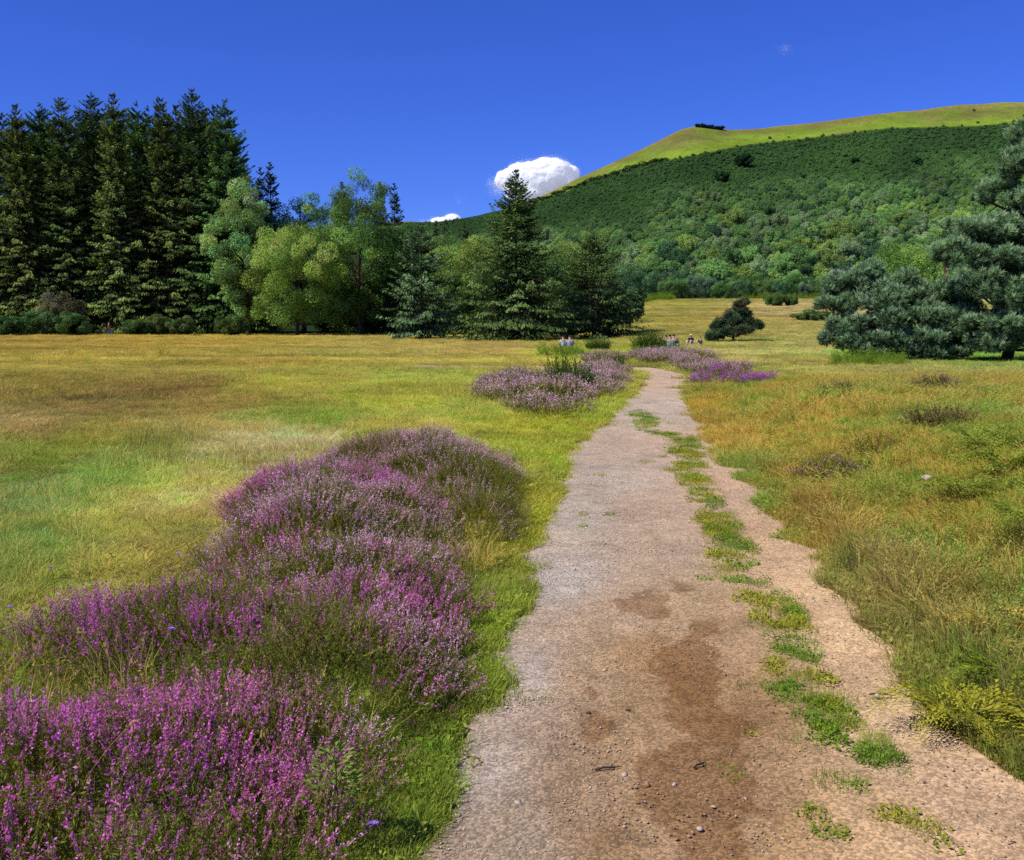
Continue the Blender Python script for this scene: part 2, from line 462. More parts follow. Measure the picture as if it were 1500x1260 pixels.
# ------------------------------------------------------------------ hill
RIDGE = np.array([(-1500, 372), (-600, 352), (0, 346), (300, 342), (480, 334), (600, 323), (640, 326), (700, 316), (745, 305), (790, 288), (850, 260), (900, 237), (960, 208), (1000, 190), (1020, 186), (1062, 191), (1110, 189), (1200, 179), (1280, 168), (1330, 162), (1400, 155), (1470, 150), (1520, 152), (1700, 165), (2200, 210), (3200, 330)], float)
TREEL = np.array([(-1500, 380), (0, 352), (600, 327), (745, 307), (790, 297), (860, 270), (960, 240), (1090, 214), (1180, 204), (1300, 189), (1420, 186), (1500, 181), (1700, 196), (2200, 240), (3200, 345)], float)
DB, DR = 370.0, 1000.0
BPY = 447.0


def ridge(px):
    return np.interp(px, RIDGE[:, 0], RIDGE[:, 1]) + (fbm(px * .02, px * 0, 71, 4) - .5) * 4


def hill_pt(px, t):
    """t 0 at the foot, 1 on the ridge, then down the far side"""
    D = DB + (DR - DB) * t + 30 * (fbm(px * .006, t * 3, 72, 3) - .5)
    rp = ridge(px)
    tt = np.clip(t, 0, 1)
    py = BPY + (rp - BPY) * (tt * .8 + .2 * np.sin(tt * PI / 2)) + (fbm(px * .012, t * 5, 73, 3) - .5) * 7 * sm(0, .2, tt) * (1 - sm(.85, 1, tt))
    z = CAM_Z + slope(py) * D
    x = (px - 750) / FPX * axial(D, z - CAM_Z)
    z = np.where(t > 1, CAM_Z + slope(rp) * D - (t - 1) * 320, z)
    return np.stack([x, D, z], -1), py


def build_hill():
    pxs = np.linspace(-1500, 3200, 560); ts = np.concatenate([np.linspace(-.06, 1, 170), np.linspace(1.02, 1.7, 20)])
    PX, T = np.meshgrid(pxs, ts)
    P, py = hill_pt(PX.ravel(), T.ravel())
    P[:, 2] = np.where(T.ravel() < 0, P[:, 2] - 6 * (-T.ravel() / .06), P[:, 2])
    tl = np.interp(PX.ravel(), TREEL[:, 0], TREEL[:, 1])
    px = PX.ravel(); d = tl - py
    n = fbm(px * .03, py * .06, 75, 4); n2 = fbm(px * .008, py * .03, 76, 3)
    grass = lin((120, 142, 52)); olive = lin((126, 124, 64)); bright = lin((136, 160, 52)); tan = lin((150, 130, 66))
    w = sm(.35, .65, n)[:, None]; c = grass * (1 - w) + olive * w
    lowb = (sm(26, 4, d) * sm(.3, .6, n2))[:, None]; c = c * (1 - lowb) + bright * lowb
    top = (sm(6, 1, py - ridge(px)) * .6)[:, None]; c = c * (1 - top) + tan * top
    trk = (np.exp(-((py - (ridge(px) + 9 + 4 * np.sin(px * .02))) / 1.6) ** 2) * (px > 1150) * .35)[:, None]; c = c * (1 - trk) + tan * trk
    c = c * (.62 + .5 * fbm(px * .012, py * .12, 78, 4))[:, None]
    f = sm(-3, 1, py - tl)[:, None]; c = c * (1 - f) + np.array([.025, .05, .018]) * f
    n_ = len(pxs)
    i = np.arange(len(ts) - 1)[:, None] * n_; j = np.arange(n_ - 1)[None]
    F = np.stack([i + j, i + j + 1, i + n_ + j + 1, i + n_ + j], -1).reshape(-1, 4)
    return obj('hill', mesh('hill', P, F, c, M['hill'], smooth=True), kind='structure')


build_hill()


# ------------------------------------------------------------------ instancing for uncountable cover
def proto_coll(name, meshes):
    col = bpy.data.collections.new(name)
    for k, m in enumerate(meshes):
        o = bpy.data.objects.new('%s_%02d' % (name, k), m); col.objects.link(o)
    return col


def scatter(name, coll, P, idx, rot, scl, col, kind='stuff', **props):
    m = bpy.data.meshes.new(name)
    m.vertices.add(len(P)); m.vertices.foreach_set('co', np.ascontiguousarray(P, np.float32).ravel())
    a = m.attributes.new('pick', 'INT', 'POINT'); a.data.foreach_set('value', np.ascontiguousarray(idx, np.int32))
    a = m.attributes.new('rot', 'FLOAT_VECTOR', 'POINT'); a.data.foreach_set('vector', np.ascontiguousarray(rot, np.float32).ravel())
    a = m.attributes.new('scl', 'FLOAT_VECTOR', 'POINT'); a.data.foreach_set('vector', np.ascontiguousarray(scl, np.float32).ravel())
    a = m.attributes.new('col', 'FLOAT_COLOR', 'POINT')
    cc = np.ones((len(P), 4), np.float32); cc[:, :3] = col; a.data.foreach_set('color', cc.ravel())
    o = obj(name, m, kind=kind, **props)
    g = bpy.data.node_groups.new(name + '_nodes', 'GeometryNodeTree')
    g.interface.new_socket('Geometry', in_out='INPUT', socket_type='NodeSocketGeometry')
    g.interface.new_socket('Geometry', in_out='OUTPUT', socket_type='NodeSocketGeometry')
    gi = g.nodes.new('NodeGroupInput'); go = g.nodes.new('NodeGroupOutput')
    ci = g.nodes.new('GeometryNodeCollectionInfo'); ci.inputs[0].default_value = coll; ci.inputs['Separate Children'].default_value = True; ci.inputs['Reset Children'].default_value = True
    ip = g.nodes.new('GeometryNodeInstanceOnPoints'); ip.inputs['Pick Instance'].default_value = True

    def na(nm, t):
        n = g.nodes.new('GeometryNodeInputNamedAttribute'); n.data_type = t; n.inputs[0].default_value = nm; return n.outputs[0]
    L = g.links.new
    L(gi.outputs[0], ip.inputs['Points']); L(ci.outputs[0], ip.inputs['Instance'])
    L(na('pick', 'INT'), ip.inputs['Instance Index'])
    e2r = g.nodes.new('FunctionNodeEulerToRotation'); L(na('rot', 'FLOAT_VECTOR'), e2r.inputs[0]); L(e2r.outputs[0], ip.inputs['Rotation'])
    L(na('scl', 'FLOAT_VECTOR'), ip.inputs['Scale']); L(ip.outputs[0], go.inputs[0])
    md = o.modifiers.new('scatter', 'NODES'); md.node_group = g
    return o


def blades(rng, n, rad, lo, hi, wid, lean=.5, curl=.6, seed_head=0):
    """a tuft of n bent grass blades, three triangles each"""
    a = rng.uniform(0, 2 * PI, n); r = rad * np.sqrt(rng.uniform(0, 1, n))
    b = np.stack([r * np.cos(a), r * np.sin(a), np.zeros(n)], 1)
    h = rng.uniform(lo, hi, n); az = a + rng.normal(0, .9, n)
    le = np.abs(rng.normal(0, lean, n))
    dirh = np.stack([np.cos(az), np.sin(az), np.zeros(n)], 1)
    d1 = norm(dirh * np.tan(np.clip(le, 0, 1.2))[:, None] + np.array([0, 0, 1.]))
    d2 = norm(d1 + dirh * (curl * rng.uniform(.2, 1.3, n))[:, None] - np.array([0, 0, .25]) * rng.uniform(0, 1, n)[:, None])
    tw = rng.uniform(0, 2 * PI, n)
    s = np.stack([np.cos(tw), np.sin(tw), np.zeros(n)], 1) * (wid * rng.uniform(.6, 1.3, n))[:, None]
    mid = b + d1 * (h * .55)[:, None]; tip = mid + d2 * (h * .45)[:, None]
    V = np.stack([b - s, b + s, mid - s * .8, mid + s * .8, tip], 1).reshape(-1, 3)
    o = (np.arange(n) * 5)[:, None, None]
    F = (np.array([[0, 1, 3], [0, 3, 2], [2, 3, 4]])[None] + o).reshape(-1, 3)
    if seed_head:
        k = rng.choice(n, seed_head, replace=False)
        c = np.repeat(tip[k], 7, 0) + rng.normal(0, .006, (7 * seed_head, 3)) - np.repeat(d2[k], 7, 0) * np.tile(np.linspace(0, .07, 7), seed_head)[:, None]
        dv, df = diamonds(c, np.repeat(d2[k], 7, 0) + rng.normal(0, .4, c.shape), rand_unit(rng, len(c)), np.full(len(c), .022), np.full(len(c), .008))
        F = np.concatenate([F, np.concatenate([df[:, [0, 1, 2]], df[:, [0, 2, 3]]]) + len(V)]); V = np.concatenate([V, dv])
    return V, F


def leaflets(rng, n, rad, lo, hi, size):
    """flat herb rosette: small broad leaves on short stalks (clover, plantain)"""
    a = rng.uniform(0, 2 * PI, n); r = rad * np.sqrt(rng.uniform(0, 1, n))
    c = np.stack([r * np.cos(a), r * np.sin(a), rng.uniform(lo, hi, n)], 1)
    d = rand_unit(rng, n) * np.array([1, 1, .5]); nn = norm(np.array([0, 0, 1.]) + rng.normal(0, .45, (n, 3)))
    s = size * rng.uniform(.6, 1.3, n)
    V, F = diamonds(c, d, nn, s, s * .65)
    return V, np.concatenate([F[:, [0, 1, 2]], F[:, [0, 2, 3]]])


rg = R_(7)
short = [mesh('short%d' % k, *blades(rg, 95, .15, .025, .075, .0022, .55, .7), mat=M['grass']) for k in range(4)]
medium = [mesh('medium%d' % k, *blades(rg, 70, .11, .06, .18, .0026, .45, .8), mat=M['grass']) for k in range(4)]
tall = [mesh('tall%d' % k, *blades(rg, 46, .10, .12, .36, .0024, .34, .8, 9), mat=M['grass']) for k in range(4)]
herb = [mesh('herb%d' % k, *leaflets(rg, 60, .11, .004, .04, .028), mat=M['grass']) for k in range(3)]
def weed(rng):
    parts = [blades(rng, 16, .10, .08, .2, .003, .5, .9)]
    for k in range(7):
        a = rng.uniform(0, 6.28); h = rng.uniform(.10, .24); r = rng.uniform(.02, .09); s = np.linspace(0, 1, 5)
        n = 16; t = rng.uniform(.15, 1, n); c = np.stack([math.cos(a) * r * t, math.sin(a) * r * t, h * t], 1); az = rng.uniform(0, 6.28, n)
        d = np.stack([np.cos(az), np.sin(az), rng.uniform(-.1, .7, n)], 1); L = rng.uniform(.018, .034, n)
        V, F = diamonds(c + d * L[:, None] * .5, d, np.array([0, 0, 1.]) + rng.normal(0, .4, (n, 3)), L, L * .42)
        parts.append((V, np.concatenate([F[:, [0, 1, 2]], F[:, [0, 2, 3]]])))
    return join(parts)


weeds = [mesh('weed%d' % k, *weed(rg), mat=M['grass']) for k in range(3)]
GRASS = proto_coll('grass_tuft', short + medium + tall + herb + weeds)   # 0-3, 4-7, 8-11, 12-14


# heather footprints (ground plan, metres)
def blob(px, py, wpx, hpx, n=10, seed=0):
    """small footprint polygon around a place on the ground, given through the photo's ground plane"""
    c = gp(px, py, .25); sc = c[1] / FPX; r = R_(seed)
    a = np.arange(n) / n * 2 * PI
    return [(c[0] + math.cos(t) * wpx * sc * r.uniform(.8, 1.2), c[1] + math.sin(t) * wpx * sc * hpx * r.uniform(.8, 1.2)) for t in a]


FERNS = [(1410, 1060, 34, .7), (1490, 1000, 34, .7), (1482, 930, 30, .7), (1440, 655, 26, .5), (1475, 690, 26, .5), (1330, 870, 20, .6), (1500, 770, 26, .5), (1405, 720, 22, .5)]
TUSS = [(1235, 592, 20, .9), (1368, 582, 30, .8), (1212, 680, 38, .8), (1274, 665, 32, .8), (1372, 642, 46, .6), (1262, 790, 30, .7), (1390, 850, 34, .6)]
FOOT = {
    'A': [(-3.2, 1.7), (-3.2, 3.3), (-2.2, 3.5), (-1.4, 4.15), (-.85, 4.2), (-.60, 3.6), (-.47, 3.0), (-.38, 2.5), (-.36, 1.7)],
    'B': [(-2.5, 4.6), (-2.55, 5.15), (-2.1, 5.6), (-1.5, 5.55), (-1.0, 5.25), (-.95, 4.45), (-1.2, 4.1), (-1.9, 4.4)],
    'C': [(-.95, 3.75), (-1.5, 4.05), (-1.25, 5.2), (-1.75, 5.8), (-2.12, 6.6), (-1.85, 7.3), (-2.5, 8.3), (-2.45, 9.2), (-1.5, 9.9), (-.85, 9.0), (-.5, 7.6), (-.28, 6.0), (-.22, 5.0), (-.30, 4.2), (-.5, 3.75)],
    'D': [(-.8, 9.0), (-1.4, 10.0), (-2.2, 10.6), (-2.1, 11.6), (-1.0, 12.2), (-.1, 11.7), (.06, 10.3), (.08, 8.7), (.02, 7.5), (-.3, 7.3), (-.45, 8.0)],
    'E1': [(-.35, 17.8), (.5, 17.3), (1.25, 18.0), (1.6, 20), (1.75, 22.5), (1.4, 25.5), (.2, 26), (-.8, 24.5), (-.75, 21)],
    'E2': [(1.85, 22.0), (2.1, 21.9), (2.5, 24.2), (3.3, 29), (3.9, 33), (3.8, 36), (2.6, 36), (2.0, 30), (1.7, 26)],
    'F1': [(5.1, 25.8), (5.8, 25.2), (6.5, 26), (7.0, 28.5), (7.1, 30.5), (6.2, 31), (5.4, 28.5)],
    'F2': [(6.1, 33), (6.5, 32.5), (7.6, 36), (8.2, 40), (7.0, 42), (6.4, 38)],
    'G0': [(3.2, 40.5), (4.6, 41), (5.2, 43), (5.0, 46), (3.2, 45)],
    'G1': [(5.4, 41.5), (7, 42.8), (9.5, 44), (10, 48), (8, 50), (5.5, 47)],
}


def inside(poly, x, y):
    poly = np.asarray(poly); r = np.zeros(len(x), bool)
    for (x1, y1), (x2, y2) in zip(poly, np.roll(poly, -1, 0)):
        c = ((y1 > y) != (y2 > y)) & (x < (x2 - x1) * (y - y1) / (y2 - y1 + 1e-12) + x1); r ^= c
    return r


def edge_dist(poly, x, y):
    poly = np.asarray(poly); d = np.full(len(x), 1e9)
    for a, b in zip(poly, np.roll(poly, -1, 0)):
        ab = b - a; t = np.clip(((x - a[0]) * ab[0] + (y - a[1]) * ab[1]) / (ab @ ab), 0, 1)
        d = np.minimum(d, np.hypot(x - a[0] - t * ab[0], y - a[1] - t * ab[1]))
    return d


STRIP = [([(1003, 690), (1025, 722), (1050, 765), (1068, 800), (1088, 848), (1112, 872), (1128, 885)], .17), ([(1128, 880), (1150, 930), (1163, 975), (1185, 1030), (1225, 1065), (1285, 1105)], .15),
         ([(935, 603), (958, 632), (1000, 642), (1012, 690)], .24), ([(1236, 1148), (1242, 1158)], .06), ([(1212, 1205), (1220, 1215)], .08), ([(1335, 1205), (1350, 1240)], .09), ([(690, 1120), (700, 1128)], .07)]
STRIPW = [([gp(*p)[:2] for p in pts], w) for pts, w in STRIP]


def strip_mask(x, y):
    v = np.zeros(len(x))
    for pts, w in STRIPW:
        d = np.full(len(x), 1e9)
        for a, b in zip(pts[:-1], pts[1:]):
            ab = b - a; t = np.clip(((x - a[0]) * ab[0] + (y - a[1]) * ab[1]) / (ab @ ab + 1e-9), 0, 1)
            d = np.minimum(d, np.hypot(x - a[0] - t * ab[0], y - a[1] - t * ab[1]))
        v = np.maximum(v, 1 - d / w)
    return v


def build_grass():
    rng = R_(99)
    bands = [(1.6, 5, 330, 1.0), (5, 9, 210, 1.1), (9, 16, 105, 1.4), (16, 28, 46, 1.9), (28, 50, 17, 2.7), (50, 95, 5.5, 4.0), (95, 170, 1.6, 6.0)]
    th = math.radians(37)
    X = []; Y = []; SC = []
    for a, b, rho, s in bands:
        th = math.radians(49 if b <= 30 else 40)
        n = int(rho * th * (b * b - a * a))
        r = np.sqrt(rng.uniform(a * a, b * b, n)); t = rng.uniform(-th, th, n)
        X.append(r * np.sin(t)); Y.append(r * np.cos(t)); SC.append(np.full(n, s))
    # far meadow that climbs between the spruces and the pines
    n = 5000; y = np.sqrt(rng.uniform(150 ** 2, 360 ** 2, n)); X.append(y * rng.uniform(.09, .36, n)); Y.append(y); SC.append(np.full(n, 8.0))
    # extra fringe of fine grass along both path edges
    yy = rng.uniform(2.4, 36, 9000) ** 1.0; yy = 2.4 + (yy - 2.4) * rng.uniform(0, 1, 9000)
    lft = rng.random(9000) < .5
    X.append(np.where(lft, xl(yy) - np.abs(rng.normal(.02, .16, 9000)), xr(yy) + np.abs(rng.normal(.02, .2, 9000)))); Y.append(yy); SC.append(1.0 + yy / 22)
    X = np.concatenate(X); Y = np.concatenate(Y); SC = np.concatenate(SC); N = len(X)
    P = in_path(X, Y, .02)
    s0 = strip_mask(X, Y); st = s0 + (fbm(X * 9, Y * 6, 81, 4) - .5) * 1.5
    keepstrip = P & (((s0 > 0) & (st > .16)) | ((rng.random(N) < .012) & (fbm(X * 3, Y * 3, 85, 3) > .55)))
    hm = np.zeros(N, bool)
    for k, f in FOOT.items():
        i = inside(f, X, Y); hm |= i & (edge_dist(f, X, Y) > .06)
    for k, (a, b, w, asp) in enumerate(TUSS + FERNS):
        hm |= inside(blob(a, b, w, asp, seed=k + 1), X, Y)
    bare = ((fbm(X * 1.3, Y * 1.3, 82, 3) > .70) & (Y < 40)) | ((fbm(X * 3, Y * 3, 88, 3) > .60) & (xl(Y) - X < .4) & (X < xl(Y)) & (Y < 14))
    keep = (~P | keepstrip) & (~hm | (rng.random(N) < np.where(Y > 15, .4, .10))) & (~bare | (rng.random(N) < .35))
    keep &= ~((Y > 150) & (X / np.maximum(Y, 1) < .085))
    X, Y, SC, P = X[keep], Y[keep], SC[keep], P[keep]; N = len(X)
    right = (X > xr(Y)) & ~P
    de = np.where(right, X - xr(Y), xl(Y) - X)
    px, py = to_px(X, Y)
    col = cover_col(X, Y)
    idx = rng.integers(0, 4, N); sx = SC * rng.uniform(.75, 1.25, N); sz = (.9 + SC * .18) * rng.uniform(.7, 1.3, N)
    u = rng.random(N)
    # meadow on the left: mown short, with longer yellow stems in places
    tl_ = fbm(X * .3, Y * .3, 83, 3)
    mm = ~right & ~P & (u < .22 + .5 * (tl_ > .55)) & (Y > 6); idx[mm] = rng.integers(4, 8, mm.sum()); sz[mm] *= .75
    ml = ~right & ~P & (de > .4) & (Y > 5); sz[ml] *= .45 + .5 * sm(.42, .68, fbm(X[ml] * .5, Y[ml] * .22, 89, 4))
    tft = ml & (rng.random(N) < .025 * (Y < 60)); idx[tft] = rng.integers(8, 12, tft.sum()); sx[tft] *= .8; sz[tft] *= 1.1
    nearheath = ~right & ~P & (de > .25) & (de < 3.2) & (Y > 3) & (Y < 13) & (u > .95); idx[nearheath] = rng.integers(8, 12, nearheath.sum()); sz[nearheath] *= .75
    # bank on the right: long, tangled
    b1 = right & (de > .22); pk = fbm(X * .9, Y * .9, 87, 3); idx[b1] = np.where(u[b1] < .35 + .3 * (pk[b1] > .55), rng.integers(0, 4, b1.sum()), rng.integers(4, 8, b1.sum())); sz[b1] *= .62 + .55 * sm(.4, .65, pk[b1])
    b2 = right & (de > .3) & (u < .10 + .25 * (fbm(X * .7, Y * .7, 86, 3) > .52)) & (Y < 30); idx[b2] = rng.integers(8, 12, b2.sum()); sz[b2] *= .62
    b3 = right & (de > .5) & (u > .74) & (Y < 18); idx[b3] = rng.integers(15, 18, b3.sum()); sx[b3] *= .8; sz[b3] *= .75
    flat = right & (Y > 26); sz[flat] *= .62
    # verge and the strip in the path: short and green
    vg = (~right & ~P & (de < .32) & (Y < 16)) | (right & (de <= .25) & (Y < 12))
    idx[vg] = np.where(u[vg] < .30, rng.integers(12, 15, vg.sum()), rng.integers(0, 4, vg.sum())); sx[vg] *= .8; sz[vg] *= .85
    green = lin((160, 154, 68)) * 1.2
    w = rng.uniform(.1, .5, N)[:, None] * vg[:, None]; col = col * (1 - w) + green * w
    idx[P] = np.where(u[P] < .5, rng.integers(12, 15, P.sum()), rng.integers(0, 4, P.sum())); sx[P] *= .55; sz[P] *= .75
    g2 = lin((122, 152, 50)) * 1.0; g3 = lin((176, 168, 54)) * 1.0
    w = (fbm(X * 4, Y * 4, 84, 3))[:, None]; w = sm(.4, .6, w); col = np.where(P[:, None], g2 * (1 - w * .7) + g3 * w * .7, col)
    # colour jitter, straw and fresh blades
    col = col * rng.uniform(.78, 1.3, N)[:, None]
    straw = (rng.random(N) < .16) & ~P & ~vg; col[straw] = col[straw] * .4 + lin((214, 184, 108)) * 1.05 * .6
    tallm = (idx >= 8) & (idx < 12); ws = (rng.random(N) * .5)[:, None] * tallm[:, None]; col = col * (1 - ws) + lin((206, 168, 88)) * 1.05 * ws
    wd = idx >= 15; col[wd] = col[wd] * .45 + lin((120, 156, 62)) * .75 * rng.uniform(.6, 1.3, (wd.sum(), 1))
    fresh = (rng.random(N) < .12) & ~P; col[fresh] *= np.array([.78, 1.12, .7])
    Z = height(X, Y) - .006 * SC
    rot = np.stack([rng.normal(0, .10, N), rng.normal(0, .10, N), rng.uniform(0, 2 * PI, N)], 1)
    scl = np.stack([sx, sx, sz], 1)
    Pn = np.stack([X, Y, Z], 1)
    zone = np.where(P | vg, 0, np.where(right, 1, 2))
    for k, nm in ((0, 'verge_grass'), (1, 'bank_grass'), (2, 'meadow_grass')):
        q = zone == k
        scatter(nm, GRASS, Pn[q], idx[q], rot[q], scl[q], col[q], label={0: 'short green grass along the path edges and down its middle', 1: 'long tangled golden and green grass on the bank right of the path', 2: 'mown golden meadow grass left of the path'}[k])


build_grass()


# ------------------------------------------------------------------ gravel
def pebble(rng, sub=1, flat=.6):
    import bmesh
    bm = bmesh.new(); bmesh.ops.create_icosphere(bm, subdivisions=sub, radius=1)
    V = np.array([v.co[:] for v in bm.verts]); F = np.array([[v.index for v in f.verts] for f in bm.faces]); bm.free()
    V = V * (1 + rng.normal(0, .13, (len(V), 1))) * np.array([1, rng.uniform(.65, .95), flat * rng.uniform(.7, 1.2)])
    return V, F


M['stone'] = leaf_mat('gravel_stone', 0, attr='INSTANCER', rnd=0, hue=0)
M['rock'] = plain_mat('pale_stone', (.46, .37, .27), .3, 60)
M['twig'] = plain_mat('dead_twig', (.05, .035, .025), .3, 60)
rg = R_(17)
PEB = proto_coll('pebble', [mesh('pebble%d' % k, *pebble(rg, 1, .55), mat=M['stone']) for k in range(5)])


def build_gravel():
    rng = R_(5)
    n = 60000
    y = 2.3 + 17 * rng.random(n) ** 1.9; x = xl(y) + (xr(y) - xl(y)) * rng.random(n)
    px, py = to_px(x, y)
    dens = .30 + .55 * sm(.7, .15, (x - xl(y)) / (xr(y) - xl(y))) ; dens *= .35 + fbm(x * 2.5, y * 2.5, 91, 3) * 1.1
    k = in_path(x, y) & (rng.random(n) < dens); x, y = x[k], y[k]; n = len(x)
    s = .0020 + .0050 * rng.random(n) ** 3 + (rng.random(n) < .010) * rng.uniform(.003, .008, n)
    s *= 1 + y / 30
    z = height(x, y) + .006 + s * .1
    c = path_col(x, y) * rng.uniform(.7, 1.6, n)[:, None]
    g = rng.random(n)[:, None]; c = c * (1 - .5 * g) + np.array([.42, .36, .31]) * .5 * g * rng.uniform(.5, 1.5, (n, 1))
    rot = rng.uniform(0, 6.28, (n, 3)) * np.array([.08, .08, 1])
    scatter('gravel', PEB, np.stack([x, y, z], 1), rng.integers(0, 5, n), rot, np.stack([s] * 3, 1), np.clip(c, .02, .6), label='loose grey and pink gravel on the surface of the path')


build_gravel()

# ------------------------------------------------------------------ heather
def sprig(rng, flower=True, detail=1.0):
    """an upright heather sprig: woody stem with side shoots; returns (foliage V,F,C), (blossom V,F,C)"""
    shoots = [(np.array([0, 0, 0.]), norm(rng.normal(0, .08, 3) + np.array([0, 0, 1])), 1.0)]
    for k in range(3 if detail > .6 else 2):
        z = rng.uniform(.25, .6); az = rng.uniform(0, 6.28)
        shoots.append((np.array([0, 0, z * .24]), norm(np.array([math.cos(az) * .45, math.sin(az) * .45, 1])), 1 - z * rng.uniform(.8, 1.1)))
    fv, ff, fc, bv, bf, bc = [], [], [], [], [], []
    of = ob = 0
    for base, d, s in shoots:
        Lh = .26 * s * rng.uniform(.9, 1.1)
        tip = base + d * Lh
        # stem: two crossed slivers
        for q in range(2):
            sd = norm(np.cross(d, rand_unit(rng, 1)[0])) * .0016
            fv.append(np.array([base - sd, base + sd, tip])); ff.append(np.array([[0, 1, 2]]) + of); of += 3
            fc.append(np.tile([[1.5, 1.2, 1.1]], (3, 1)))
        nl = int((30 if detail > .6 else 9) * s)
        t = rng.uniform(.12, .75 if flower else 1.0, nl)
        c = base + d * (Lh * t)[:, None] + rng.normal(0, .004, (nl, 3))
        dd = norm(d + rng.normal(0, .7, (nl, 3)))
        k = 1.0 if detail > .6 else 2.0
        V, F = diamonds(c, dd, rand_unit(rng, nl), rng.uniform(.010, .018, nl) * k, rng.uniform(.003, .005, nl) * k)
        fv.append(V); ff.append(np.concatenate([F[:, [0, 1, 2]], F[:, [0, 2, 3]]]) + of); of += len(V)
        fc.append(np.repeat(rng.uniform(.7, 1.35, (nl, 1)), 4, 0) * np.ones((1, 3)))
        if flower:
            nb = int((30 if detail > .6 else 8) * s * rng.uniform(.7, 1.1))
            t = rng.uniform(.58, 1.03, nb)
            c = base + d * (Lh * t)[:, None] + rng.normal(0, .0032 if detail > .6 else .005, (nb, 3))
            dd = norm(d * .7 + rng.normal(0, .55, (nb, 3)))
            kk = 1.0 if detail > .6 else 2.1
            V, F = diamonds(c, dd, rand_unit(rng, nb), rng.uniform(.007, .013, nb) * kk, rng.uniform(.004, .0065, nb) * kk)
            bv.append(V); bf.append(np.concatenate([F[:, [0, 1, 2]], F[:, [0, 2, 3]]]) + ob); ob += len(V)
            bc.append(np.repeat(rng.uniform(.75, 1.25, (nb, 1)), 4, 0) * np.ones((1, 3)))
    A = (np.concatenate(fv), np.concatenate(ff), np.concatenate(fc))
    B = (np.concatenate(bv), np.concatenate(bf), np.concatenate(bc)) if flower else None
    return A, B


rg = R_(23)
SPR = {True: [sprig(rg, True) for _ in range(8)], False: [sprig(rg, False) for _ in range(4)]}
SPRF = {True: [sprig(rg, True, .5) for _ in range(6)], False: [sprig(rg, False, .5) for _ in range(3)]}
VIVID = lin((208, 102, 190)); MAGENTA = lin((222, 122, 188)); MAUVE = lin((226, 172, 200)); DUSTY = lin((214, 172, 178)); BROWN = lin((160, 124, 108))
GREENH = lin((122, 132, 58)); GREEND = lin((92, 106, 48)); OLIVE = lin((154, 148, 72))


